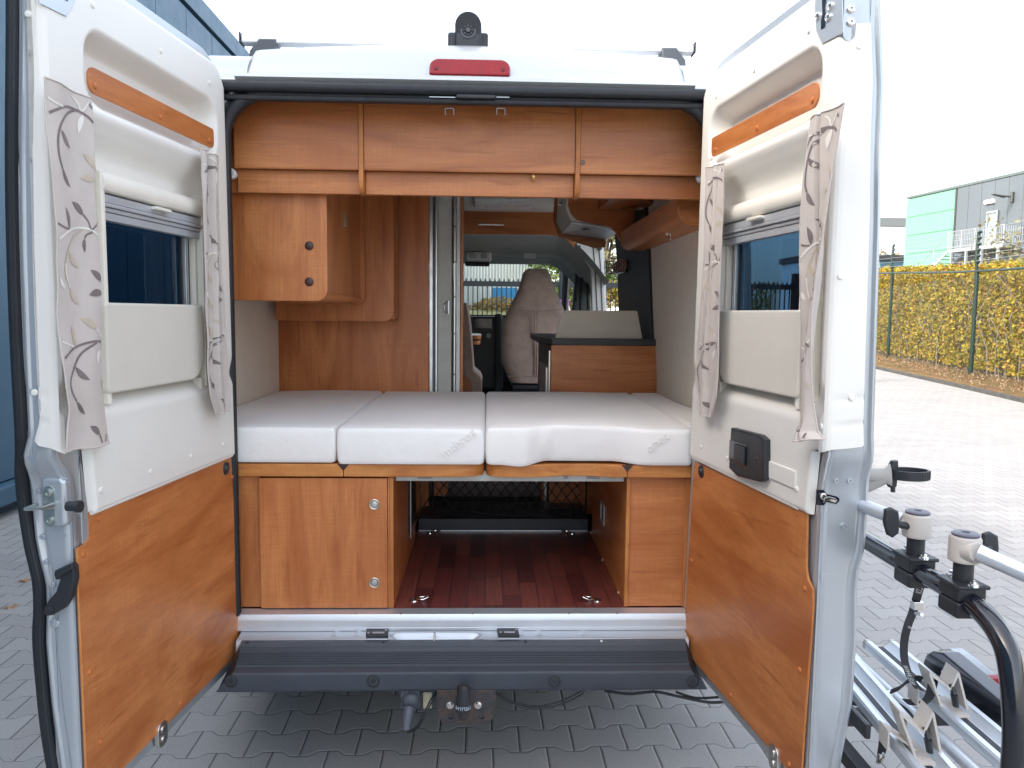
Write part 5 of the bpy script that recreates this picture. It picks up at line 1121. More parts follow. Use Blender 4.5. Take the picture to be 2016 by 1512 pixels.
obj('cargo_net', q, plain('black_net_cord', (.008, .009, .011), .8), label='black diamond mesh cargo net hanging under the bed across the load space', cat='net')
# wire basket with roll
a1, b1 = PY(1190, 515, 2.15), PY(1252, 511, 2.0); q = MB(); zt3, zb3 = PY(1220, 512, 2.1).z, PY(1220, 537, 2.1).z; xA, xB, yA, yB = PY(1203, 525, 1.98).x, PY(1251, 525, 1.98).x, 1.98, 2.24
xB = min(xB, rwx(1.85)-.02)
for z in (zt3, (zt3+zb3)/2, zb3): q.tube([(xA, yA, z), (xB, yA, z), (xB, yB, z), (xA, yB, z)], .003, 6, closed=True)
for k in range(7): x = lerp(xA, xB, k/6); q.tube([(x, yA, zt3), (x, yA, zb3), (x, yB, zb3), (x, yB, zt3)], .002, 5)
for k in range(5): y = lerp(yA, yB, k/4); q.tube([(xA, y, zt3), (xA, y, zb3), (xB, y, zb3), (xB, y, zt3)], .002, 5)
obj('wire_basket', q, CHROME, label='chrome wire basket on the charcoal board beside the open side door', cat='basket')
q = MB(); cx_, cz_ = PY(1223, 525, 2.05).x, (zt3+zb3)/2; rr = (zt3-zb3)*.46; q.lathe((cx_, yA+.02, cz_), (0, 1, 0), [(rr*.5, 0), (rr, .004), (rr, .18), (rr*.5, .19)], 24); q.lathe((cx_, yA+.015, cz_), (0, 1, 0), [(rr*.6, 0), (rr*.75, -.006), (rr*.8, .004)], 24)
obj('brown_roll', q, plain('taupe_roll', (.20, .15, .125), .7), label='round taupe roll lying inside the chrome wire basket', cat='roll')

# ================================================================== REAR DOORS
def sh_(z): return interp([(.42, -.055), (1.1, -.02), (2.3, .0)], z)
def rr_sdf(x, z, x0, x1, z0, z1, r):
    cx, cz = (x0+x1)/2, (z0+z1)/2; dx = abs(x-cx)-(x1-x0)/2+r; dz = abs(z-cz)-(z1-z0)/2+r
    return sqrt(max(dx, 0)**2+max(dz, 0)**2)+min(max(dx, dz), 0)-r
flL = [(0, 38), (300, 34), (500, 37), (690, 44), (857, 52), (950, 56), (1060, 66), (1100, 74), (1150, 87), (1200, 89), (1264, 87), (1386, 98), (1507, 115)]
flR = [(0, 1737), (170, 1743), (300, 1738), (440, 1736), (853, 1723), (890, 1724), (1000, 1712), (1082, 1705), (1120, 1694), (1160, 1690), (1264, 1689), (1386, 1680), (1507, 1657)]
def fpt(D_, x, y, ds=0):      # point of the free-edge face (plane s = W)
    p = PN(x, y, D_.O+D_.S*(D_.W+ds), D_.S); return ((p-D_.O).dot(D_.N), p.z)
def build_door(D_, left):
    W = D_.W; zt = 2.385; zb = .412; WL = .797 if left else .766; DS = WL-W
    def Wz(z): return lerp(WL, W, sm(1.20, 1.29, z))
    dr = obj('rear_door', MB().prism([D_.p(a, -.008, z) for a, z in outline(D_, zt, zb)], D_.N*-.050, .006, holes=[[D_.p(a, -.008, z) for a, z in rrect(.060, W-.022, 1.34, 2.255, .03, 4)]]).prism([D_.p(a, -.0585, z) for a, z in outline(D_, zt, zb)], D_.N*-.012, .004, holes=[[D_.p(a, -.0585, z) for a, z in rrect(.178, .655, 1.53, 1.905, .02, 4)]]), SILVER, van,
             label='silver rear door swung open on the left side' if left else 'silver rear door swung open on the right side, with the black handle')
    # free edge face: pressed metal
    tab = sorted([(fpt(D_, x, y, DS if y > 900 else 0)[1], fpt(D_, x, y, DS if y > 900 else 0)[0]) for y, x in (flL if left else flR)])
    def wz(z): return -interp(tab, z)
    def prof(z):
        w = wz(z); W = Wz(z)
        return [(W-.024, -.0062), (W-.016, -.006), (W-.006, -.009), (W-.001, -.018), (W, -.026), (W, -w+.034), (W-.001, -w+.030), (W-.007, -w+.027), (W-.008, -w+.020), (W-.004, -w+.015), (W+.001, -w+.011), (W+.001, -w+.006), (W-.004, -w+.001), (W-.014, -w), (W-.024, -.07), (W-.024, -.03)]
    q = MB(); Z = [zb+i*(2.42-zb)/90 for i in range(91)]; n = 16; vs = []; fs = []
    for z in Z:
        for a, b in prof(z): vs.append(D_.p(a, b, z))
    for i in range(90):
        for k in range(n-1): fs.append((i*n+k, i*n+k+1, (i+1)*n+k+1, (i+1)*n+k))
    fs += [tuple(range(n)), tuple(90*n+k for k in range(n))[::-1]]
    q.add(vs, fs); obj('edge_pressing', q, SILVER, dr, smooth=50)
    # white moulded trim, one skin: inner face plus wrap round the free edge
    zlo, zhi = 1.128, 2.352
    def hgt(a, z):
        e = min(a-(.006+sh_(z)), zhi-z+.004, z-zlo+.004); edge = sm(-.001, .012, e)
        h = .004+.010*edge
        h -= .062*sm(.018, -.020, rr_sdf(a, z, .085, .70, 2.075, 2.222, .05))
        h -= .040*sm(.030, -.045, rr_sdf(a, z, .125, W-.040, 1.375, 2.000, .09))
        h += .010*sm(.03, 0, abs(z-2.045))*sm(.05, .12, a)*sm(W-.03, W-.1, a)
        h -= .010*sm(1.36, 1.40, z)*sm(1.46, 1.40, z)
        return h
    def start(z):
        s0 = .006+sh_(z)
        if z > 2.24: t = (z-2.24)/(zhi-2.24); s0 += .115*(1-sqrt(max(0, 1-t*t)))
        return s0
    def endz(z): return W-.010 if z > 1.288 else lerp(W-.103 if left else W-.045, W-.090 if left else W-.030, (z-1.128)/.16)
    q = MB(); NU, NV = 150, 230
    def f(u, v):
        z = lerp(zlo, zhi, v); s0 = start(z); a = lerp(s0, endz(z), u); return D_.p(a, hgt(a, z) if z > 1.285 else min(hgt(a, z), lerp(-.004, .03, min(1, (endz(z)-a)/.02))), z)
    def skp(u, v):
        z = lerp(zlo, zhi, v); a = lerp(start(z), W-.01, u); return .182 < a < .652 and 1.535 < z < 1.90
    q.grid(f, NU, NV, skip=skp, flip=left)
    def f2(u, v):
        z = lerp(1.285, 2.24, v); w = wz(z)
        P_ = [(W-.010, hgt(W-.010, z)), (W-.001, .010), (W+.004, .002), (W+.006, -.008), (W+.006, -w*.45), (W+.006, -w+.040), (W+.003, -w+.033)]
        zz = z; t = u*(len(P_)-1); k = min(int(t), len(P_)-2); a = lerp(P_[k][0], P_[k+1][0], t-k); b = lerp(P_[k][1], P_[k+1][1], t-k)
        dz = .030*u*(1-v)*(1 if left else .6)+.012*u*v
        for zc in (1.40, 1.34): a -= .0035*sm(.010, 0, abs(z-zc))*sm(.4, .7, u)
        return D_.p(a, b, zz+dz)
    q.grid(f2, 24, 120, flip=not left if False else left)
    def f3(u, v):
        z = lerp(zlo, 1.285, v); return D_.p(W-.010+.008*u, lerp(hgt(W-.01, z), -.008, u), z)
    obj('moulded_trim', q, TRIM, dr, smooth=60)
    # wooden strip over the pocket
    q = MB(); pts = rrect(.105, .712, 2.088, 2.147, .01, 5, rs=(.018, .024, .024, .008)); q.prism([D_.p(a, .014, z) for a, z in pts], D_.N*.006, .0012); ws = obj('wood_strip', q, WY, dr)
    q = MB()
    for a in (.135, .41, .69): q.lathe(D_.p(a, .020, 2.107), D_.N, [(.0075, -.001), (.0065, .003), (.003, .004)], 12)
    obj('screw_cap', q, ORIVET, ws)
    # lower wooden panel
    if left: pp = [(478, 1278), (455, 897), (177, 1010), (174, 1062), (166, 1073), (153, 1080), (156, 1180), (171, 1512)]; 
    else: pp = [(1343, 1278), (1367, 909), (1589, 1008), (1587, 1120), (1590, 1140), (1599, 1160), (1600, 1190), (1590, 1330), (1577, 1512)]
    P2 = [D_.px(x, y, .004) for x, y in pp]; af, zf = P2[-1]; zw = .450
    P2 = [(max(a, .004+sh_(z)), z) for a, z in P2]
    poly = [(P2[0][0]+.06, zw), (P2[0][0]+.03, zw+.012), (P2[0][0]+.008, zw+.04)]+P2[1:-1]+[(af, zw+.03), (af-.008, zw+.008), (af-.03, zw)]
    q = MB(); q.prism([D_.p(a, .000, z) for a, z in poly], D_.N*.0045, .0012); wp = obj('wood_panel', q, WY, dr)
    q = MB(); pts = [p for p in poly]
    q.tube([D_.p(a, .001, z) for a, z in poly], .0022, 6, closed=True); obj('panel_edge', q, WEZ, wp)
    q = MB()
    rv = [(195, 1020), (165, 1092), (458, 1104), (178, 1323), (466, 1275), (356, 1384), (199, 1460), (457, 939)] if left else [(1569, 1011), (1361, 1103), (1584, 1159), (1574, 1319), (1351, 1271), (1438, 1368), (1553, 1504), (1370, 941)]
    for x, y in rv: a, z = D_.px(x, y, .005); q.lathe(D_.p(a, .0045, z), D_.N, [(.0075, -.001), (.0065, .003), (.003, .004)], 12)
    obj('screw_cap', q, ORIVET, wp)
    a, z = D_.px(446, 922, .006) if left else D_.px(1380, 928, .006); q = MB(); q.lathe(D_.p(a, .004, z), D_.N, [(.022, 0), (.021, .003), (.017, .005), (.013, .003), (.010, .008), (.004, .009)], 28); obj('round_vent', q, BLACKP, wp)
    q = MB()
    rv = [(182, 10), (316, 100), (412, 163), (423, 291), (440, 875), (376, 898), (297, 928), (199, 965)] if left else [(1593, 60), (1485, 138), (1410, 190), (1398, 313), (1380, 880), (1616, 840), (1516, 940), (1569, 963), (1432, 902)]
    for x, y in rv: a, z = D_.px(x, y, .014); q.lathe(D_.p(a, hgt(a, z)-.001, z), D_.N, [(.0075, 0), (.0065, .004), (.003, .005)], 12)
    rv = [(60, 30), (72, 772)] if left else [(1687, 92), (1651, 545), (1673, 782)]
    for x, y in rv: b, z = fpt(D_, x, y); q.lathe(D_.p(W+.005, b, z), D_.S, [(.0075, 0), (.0065, .004), (.003, .005)], 12)
    obj('trim_clip', q, TRIM, dr)
    # seam bead between trim and wood panel
    q = MB(); q.tube([D_.p(.008, .008, 1.131), D_.p(W-.10, .008, 1.131)], .006, 8, sq=(1, .8)); obj('trim_bead', q, TRIM, dr)
    # window
    q = MB(); q.prism([D_.p(a, -.036, z) for a, z in rrect(.170, .665, 1.52, 1.91, .02, 4)], D_.N*-.004, 0); gl = obj('window_pane', q, GLASS_T, dr)
    q = MB(); fr_o = rrect(.160, .668, 1.375, 1.93, .012, 3); 
    wf = None
    for a0, a1, n0, n1, mt in ((.160, .176, -.026, .012, 0), (.652, .668, -.026, .012, 0)): q = MB(); q.prism([D_.p(a0, n0, 1.375), D_.p(a1, n0, 1.375), D_.p(a1, n0, 1.92), D_.p(a0, n0, 1.92)], D_.N*(n1-n0), .004); obj('frame_post', q, CREAM, dr)
    q = MB()
    q.prism([D_.p(.178, -.026, 1.375), D_.p(.190, -.026, 1.375), D_.p(.190, -.026, 1.90), D_.p(.178, -.026, 1.90)], D_.N*.02, .003)
    wf = obj('window_frame', q, CREAM, dr)
    q = MB(); q.prism([D_.p(.206, -.034, 1.53), D_.p(.222, -.034, 1.53), D_.p(.222, -.034, 1.90), D_.p(.206, -.034, 1.90)], D_.N*.016, .003); obj('sash_frame', q, ALU, wf)
    q = MB(); q.prism([D_.p(.1905, -.0345, 1.53), D_.p(.2055, -.0345, 1.53), D_.p(.2055, -.0345, 1.90), D_.p(.1905, -.0345, 1.90)], D_.N*.004); obj('frame_rubber', q, RUBBER, wf); q = MB(); q.prism([D_.p(.2225, -.0345, 1.53), D_.p(.230, -.0345, 1.53), D_.p(.230, -.0345, 1.90), D_.p(.2225, -.0345, 1.90)], D_.N*.006); obj('frame_rubber', q, RUBBER, wf)
    # roller blind housing, slats, tab
    q = MB(); pr = [(-.024, 1.878), (.008, 1.876), (.016, 1.882), (.019, 1.898), (.015, 1.914), (.004, 1.925), (-.024, 1.930)]
    q.prism([D_.p(.152, n_, z) for n_, z in pr], D_.S*.512, .004); hb = obj('blind_housing', q, CREAM, dr)
    q = MB()
    for z0, z1, n0 in ((1.853, 1.872, .008), (1.843, 1.852, .012), (1.832, 1.842, .006), (1.812, 1.831, .003)): q.prism([D_.p(.170, -.020, z0), D_.p(.652, -.020, z0), D_.p(.652, -.020, z1), D_.p(.170, -.020, z1)], D_.N*(n0+.020), .0025)
    obj('blind_slats', q, plain('grey_blind_profile', (.52, .55, .58), .35, .3), hb)
    q = MB(); q.prism([D_.p(a, .004, z) for a, z in rrect(.375, .450, 1.862, 1.871, .004, 3)], D_.N*.022, .003); obj('blind_tab', q, CREAM, hb)
    # padded lower panel
    q = MB(); q.prism([D_.p(a, -.012, z) for a, z in rrect(.196, .676, 1.400, 1.617, .02, 8, rs=(.075, .014, .012, .010))], D_.N*.030, .007, seg=3); obj('padded_panel', q, PADF, dr)
    q = MB(); q.prism([D_.p(a, -.020, z) for a, z in ((.150, 1.36), (.20, 1.36), (.20, 1.40), (.150, 1.40))], D_.N*.028, .004); obj('frame_foot', q, CREAM, dr); q = MB()
    q.prism([D_.p(a, -.022, z) for a, z in rrect(.672, W-.075, 1.385, 1.935, .02, 4)], D_.N*.022, .006); obj('side_cover', q, CREAM, dr)
    # bare metal corner patch with lock bolts near the top of the free edge
    ref = [DR.px(x, y, .016) for x, y in ((1605, 16), (1608, 62), (1619, 86), (1661, 64))]
    dW = W-DR.W; ref = [(a+dW, z) for a, z in ref]+[(W-.004, 2.352), (ref[0][0]+dW, 2.352)]
    q = MB(); q.prism([D_.p(a, .0145, z) for a, z in ref], D_.N*.003, .0008); cpn = obj('corner_plate', q, SILVER, dr)
    q = MB()
    for x, y in ((1631, 34), (1610, 32), (1635, 12)): a, z = DR.px(x, y, .018); q.lathe(D_.p(a+dW, .017, z), D_.N, [(.009, 0), (.0085, .005), (.0045, .006), (.0045, .003), (.001, .003)], 16)
    obj('bolt', q, CHROME, cpn)
    q = MB(); a, z = DR.px(1621, 45, .018); q.prism([D_.p(a+dW+x_, .0176, z+z_) for x_, z_ in ((-.008, -.012), (.008, -.012), (.010, .012), (.004, .03), (.008, .05), (-.010, .055), (-.004, .02), (-.010, .008))], D_.N*.0012); obj('lock_slot', q, BLACKG, cpn)
    # hardware of the free edge
    def E(x, y, ds=0): b, z = fpt(D_, x, y, ds+(DS if y > 900 else 0)); return b, z
    W0 = W; W = WL if False else W
    if not left:
        for x, y in ((1645, 946), (1671, 946), (1660, 1035)):
            b, z = E(x, y); q = MB(); q.lathe(D_.p(WL, b, z), D_.S, [(.0085, -.001), (.0085, .0015), (.0065, .0015), (.006, .005), (.003, .005), (.003, .002), (.0005, .002)], 18); obj('screw', q, SILVER, dr)
        b0, z0 = E(1606, 979); b1, z1 = E(1652, 984); q = MB(); q.prism([D_.p(WL, b, z) for b, z in [(b0, z0-.018), (b0-.02*1, z0-.020), (b0-.028, z0-.012), (b1+.008, z1-.010), (b1, z1-.004), (b1, z1+.004), (b1+.008, z1+.009), (b0-.026, z0+.008), (b0-.018, z0+.018), (b0, z0+.018)]], D_.S*.0015, .0005); lt = obj('latch', q, BLACKG, dr)
        q = MB(); q.lathe(D_.p(WL+.0, b0-.016, z0+.003), D_.S, [(.008, 0), (.008, .006), (.004, .007)], 14); q.prism([D_.p(WL+.001, b, z) for b, z in [(b0-.018, z0-.014), (b0-.03, z0-.008), (b1+.012, z1-.006), (b1+.006, z1), (b1+.012, z1+.005), (b0-.03, z0+.002), (b0-.02, z0-.004)]], D_.S*.003, .001); obj('latch_pawl', q, CHROME, lt)
        b0, z0 = E(1616, 1144); b1, z1 = E(1656, 1127); q = MB(); q.prism([D_.p(WL-.0005, b, z) for b, z in ((b0, z0), (b1, z0), (b1, z1), (b0, z1))], D_.S*.0016, .001); obj('pressed_pad', q, SILVER, dr)
        # lock plate at the top
        b, z = E(1671, 32); q = MB(); q.prism([D_.p(W+.002, b+x_, z+z_) for x_, z_ in rrect(-.0155, .0155, -.055, .045, .015, 6)], D_.S*.004, .0015); kp = obj('keeper_plate', q, SILVER, dr)
        q = MB()
        for yy in (20, 46): b_, z_ = E(1671, yy); q.lathe(D_.p(W+.006, b_, z_), D_.S, [(.0095, 0), (.0095, .003), (.007, .005), (.0035, .005), (.0035, .002)], 18)
        obj('bolt', q, CHROME, kp)
        # black handle on the inner face
        hp_ = [D_.px(x, y, .034) for x, y in ((1438, 842), (1492, 856), (1503, 866), (1503, 944), (1493, 949), (1450, 938), (1434, 922))]
        q = MB(); q.prism([D_.p(a, .010, z) for a, z in hp_], D_.N*.024, .006, seg=3)
        hd = obj('door_handle', q, BLACKP, dr, label='black plastic handle housing on the right rear door')
        ra, rz0, rz1 = D_.px(1437, 868, .034), D_.px(1436, 914, .034), D_.px(1471, 914, .034)
        a0, a1 = ra[0], D_.px(1471, 880, .034)[0]; z1_, z0_ = D_.px(1455, 872, .034)[1], D_.px(1455, 914, .034)[1]
        q = MB(); q.prism([D_.p(a, .0342, z) for a, z in rrect(a0, a1, z0_, z1_, .004, 3)], D_.N*.001); obj('grip_recess', q, BLACKG, hd)
        q = MB(); q.prism([D_.p(a, .0352, z) for a, z in rrect(lerp(a0, a1, .38), lerp(a0, a1, .96), z0_+.004, z1_-.004, .004, 3)], D_.N*.006, .002); obj('grip_paddle', q, BLACKP, hd)
        a, z = D_.px(1489, 903, .034); q = MB(); q.lathe(D_.p(a, .0338, z), D_.N, [(.007, 0), (.0065, .001), (.004, .001)], 16); obj('handle_screw', q, BLACKG, hd)
        a0, z1_ = D_.px(1512, 906, .016); a1, z0_ = D_.px(1567, 930, .016); q = MB(); q.prism([D_.p(a, .010, z) for a, z in ((a0, z1_-.045), (a1, z1_-.045), (a1, z1_), (a0, z1_))], D_.N*.009, .003); obj('trim_pad', q, TRIM, dr)
    else:
        # raised striker housing
        b0, z1 = E(76, 940, .02); b1, z0 = E(136, 1040, .02); bb0, bb1 = min(b0, b1), max(b0, b1)
        bb1 = min(bb1, -.006)
        q = MB(); q.prism([D_.p(WL-.01, b, z) for b, z in rrect(bb0, bb1, z0, z1, .014, 5)], D_.S*.028, .010, seg=4); sh2 = obj('striker_housing', q, SILVER, dr)
        bc, zc = E(97, 997, .02); q = MB(); q.prism([D_.p(WL+.0175, bc+x_, zc+z_) for x_, z_ in rrect(-.013, .013, -.046, .046, .0125, 6)], D_.S*.003, .001); q.tube([D_.p(WL+.018, bc+.010, zc+.006), D_.p(WL+.052, bc+.006, zc+.004), D_.p(WL+.054, bc-.030, zc+.002), D_.p(WL+.02, bc-.028, zc+.004)], .0045, 8); q.prism([D_.p(WL+.02, bc-.010, zc-.004), D_.p(WL+.02, bc+.014, zc-.004), D_.p(WL+.048, bc+.010, zc-.002), D_.p(WL+.048, bc-.012, zc-.002)], (0, 0, .004), .001)
        for s_ in (-1, 1): q.lathe(D_.p(WL+.0205, bc, zc+s_*.031), D_.S, [(.0095, 0), (.009, .004), (.005, .005), (.005, .002)], 18)
        obj('striker_bar', q, plain('zinc_plated', (.46, .50, .48), .3, .9), sh2)
        bs, zs_ = D_.px(150, 997, .03); q = MB(); q.cyl(D_.p(bs, .010, zs_), D_.p(bs, .030, zs_), .011, 18); q.cyl(D_.p(bs, .0305, zs_), D_.p(bs, .040, zs_), .0135, 20); obj('rubber_stop', q, BLACKP, dr)
        # metal latch panel on the inner face (between trim and wood)
        pl_ = [D_.px(x, y, .016) for x, y in ((128, 905), (140, 905), (152, 906), (160, 916), (172, 1000), (174, 1056), (168, 1066), (150, 1076), (134, 1078))]
        q = MB(); q.prism([D_.p(min(a, WL-.002), .0145, z) for a, z in pl_], D_.N*.003, .002); obj('latch_panel', q, SILVER, dr)
        # black release lever
        lv = [(89, 1196), (88, 1206), (95, 1212), (106, 1210), (128, 1197), (141, 1175), (150, 1140), (148, 1116), (142, 1108), (110, 1122), (108, 1130), (112, 1141), (120, 1140), (112, 1165), (98, 1180)]
        q = MB(); q.prism([D_.p(WL+.004, *E(x, y, .02)) for x, y in lv], D_.S*.022, .006, seg=3); b, z = E(100, 1199, .026); lvo = obj('release_lever', q, BLACKP, dr)
        q = MB(); q.lathe(D_.p(WL+.0255, b, z), D_.S, [(.0095, 0), (.009, .002), (.006, .002)], 16); obj('lever_pivot', q, BLACKG, lvo)
        q = MB(); b0, z0 = E(113, 1140, .04); b1, z1 = E(120, 1110, .04); q.prism([D_.p(WL+.02, *E(x, y, .04)) for x, y in ((108, 1125), (140, 1110), (141, 1122), (111, 1139))], D_.S*.018, .004, seg=3); obj('lever_grip', q, BLACKP, lvo)
        for x, y in ((108, 1228), (76, 968), (107, 965), (73, 907), (90, 1107), (104, 1152), (84, 1058), (126, 1053)):
            b, z = E(x, y); q = MB(); k_ = 1 if y == 1228 else .5; q.lathe(D_.p(WL, b, z), D_.S, [(.0085*k_+.002, -.001), (.008*k_+.0015, .0012*k_+.0008), (.006*k_, .003*k_), (.003*k_, .003*k_)], 14); obj('spot_weld' if k_ < 1 else 'screw', q, SILVER, dr)
        # black weather seal down the outer edge
        so_ = [(0, 23), (300, 21), (500, 24), (690, 31), (857, 40), (950, 45), (1060, 55), (1115, 67), (1150, 74), (1200, 76), (1264, 74), (1386, 84), (1460, 93), (1540, 107)]
        P_ = [D_.p(Wz(fpt(D_, x, y)[1])-.006, *fpt(D_, x, y, DS if y > 900 else 0)) for y, x in so_]; P_ = [P_[0]+V((0, 0, .12))]+P_; q = MB(); q.tube(smooth_path(P_, 5), .0145, 12, up=D_.S); q.tube(smooth_path([p+D_.N*.006+D_.S*.008 for p in P_], 5), .006, 8); obj('weather_seal', q, RUBBER, dr)
    # striker tongue at the bottom edge
    a, z = D_.px(322, 1445, .01) if left else D_.px(1521, 1492, .01)
    q = MB(); q.prism([D_.p(a+x_, -.004, z+z_) for x_, z_ in rrect(-.024, .024, -.034, .034, .018, 6)], D_.N*.014, .003); bp_ = obj('bottom_catch', q, STEELB, dr)
    q = MB()
    for k_ in (-.014, .014): q.lathe(D_.p(a, .010, z+k_), D_.N, [(.009, 0), (.0085, .003), (.004, .003)], 14)
    obj('bolt', q, CHROME, bp_)
    # rubber along the hinge side and bottom
    q = MB(); q.tube(smooth_path([D_.p(sh_(2.2)-.026, -.05, 2.2), D_.p(sh_(1.2)-.026, -.05, 1.2), D_.p(sh_(.6)-.028, -.05, .6), D_.p(-.068, -.05, .45), D_.p(.0, -.05, .405), D_.p(W*.5, -.05, .402), D_.p(W-.05, -.05, .402)], 6), .007, 8); obj('edge_rubber', q, RUBBER, dr)
    for zc in (.75, 1.75):      # hinges
        q = MB(); h0 = D_.p(-.012, -.05, zc); q.cyl(h0-V((0, 0, .05)), h0+V((0, 0, .05)), .012, 14); q.prism([D_.p(-.01, -.068, zc-.04), D_.p(.14, -.068, zc-.03), D_.p(.14, -.068, zc+.03), D_.p(-.01, -.068, zc+.04)], D_.N*-.010, .004); obj('hinge', q, SILVER, dr)
    return dr
def outline(D_, zt, zb):
    W = D_.W-.004; P_ = []
    for k in range(9): a = pi+.5*pi*k/8; P_.append((-.076+.085+.085*cos(a), zb+.085+.085*sin(a)))
    WL = (.797 if D_ is DL else .766)-.004; P_ += [(WL, zb), (WL, 1.21), (W, 1.28), (W, zt)]
    for k in range(11): a = .5*pi+.5*pi*k/10; P_.append((-.012+.135+.135*cos(a), zt-.135+.135*sin(a)))
    P_ += [(-.026, 1.7), (-.040, 1.1)]
    return P_
build_door(DL, True); build_door(DR, False)

# ---- curtains with embroidered leaves
K7 = lambda x, y: (x/3.778+60, y/3.78+140)
K2 = lambda x, y: (x/3.025, y/3.025+460)
EL = []
def s7(m_, w, *p): EL.append(('s', m_, w, [K7(*a) for a in p]))
def l7(m_, w, a, b): EL.append(('l', m_, w, [K7(*a), K7(*b)]))
def s2_(m_, w, *p): EL.append(('s', m_, w, [K2(*a) for a in p]))
def l2(m_, w, a, b): EL.append(('l', m_, w, [K2(*a), K2(*b)]))
s7(1, 4, (115, 310), (180, 270), (260, 250), (330, 270), (380, 300), (420, 335), (447, 372)); s7(1, 4, (340, 275), (270, 300), (215, 360), (190, 430), (182, 520), (192, 620), (218, 695))
l7(1, .3, (218, 692), (288, 835)); l7(1, .3, (205, 418), (298, 552)); s7(3, 3, (105, 170), (160, 220), (222, 250)); l7(3, .28, (162, 75), (215, 245)); l7(2, .35, (222, 100), (305, 165)); s7(3, 2.5, (310, 170), (350, 225), (375, 285), (420, 225))
l7(3, .3, (385, 312), (358, 448)); s7(1, 3, (425, 230), (430, 250), (450, 268)); l7(1, .25, (450, 265), (508, 382)); l7(2, .32, (465, 705), (385, 590)); s7(3, 3, (465, 705), (490, 750)); l7(2, .35, (465, 785), (370, 770)); s7(3, 3, (465, 785), (495, 815)); l7(1, .3, (185, 590), (140, 700))
l7(1, .36, (385, 1040), (295, 937)); s7(1, 3, (385, 1035), (420, 1090), (445, 1145), (515, 1062)); l7(1, .28, (278, 1140), (238, 978)); s7(1, 3, (168, 1095), (220, 1125), (280, 1145)); s7(3, 3.5, (175, 1222), (260, 1160), (350, 1132), (440, 1150), (520, 1222)); s7(2, 3, (380, 1150), (310, 1210), (262, 1310), (245, 1400), (250, 1512))
s7(1, 3, (445, 1165), (410, 1185), (402, 1210)); l7(1, .3, (400, 1210), (402, 1315)); l7(2, .3, (275, 1308), (360, 1425))
l2(1, .36, (592, 262), (528, 187)); s2_(1, 3, (592, 262), (605, 278), (615, 290)); l2(1, .38, (592, 325), (520, 338)); s2_(1, 3, (592, 325), (615, 345)); s2_(3, 3, (378, 150), (390, 230), (412, 295)); l2(2, .3, (412, 295), (472, 395)); l2(2, .3, (400, 85), (468, 175)); l2(3, .4, (345, 235), (380, 300))
l2(2, .36, (555, 540), (482, 478)); s2_(3, 3, (555, 540), (605, 608), (635, 570)); l2(2, .3, (450, 645), (425, 522)); s2_(1, 4, (360, 728), (430, 665), (520, 622), (590, 618), (638, 650)); s2_(1, 4, (560, 622), (490, 680), (440, 770), (410, 850), (420, 920), (457, 985)); l2(1, .3, (457, 985), (510, 1068)); l2(1, .3, (443, 772), (520, 852)); l2(3, .34, (580, 665), (562, 755)); s2_(2, 2.5, (605, 630), (580, 665))
s2_(3, 3, (362, 617), (400, 635), (450, 652)); l2(2, .4, (590, 850), (630, 912)); l2(1, .4, (420, 925), (398, 1010)); l2(1, .45, (580, 1195), (533, 1140)); s2_(1, 3, (580, 1195), (602, 1262), (628, 1190)); l2(1, .22, (478, 1195), (465, 1292)); l2(2, .32, (655, 1180), (688, 1238))
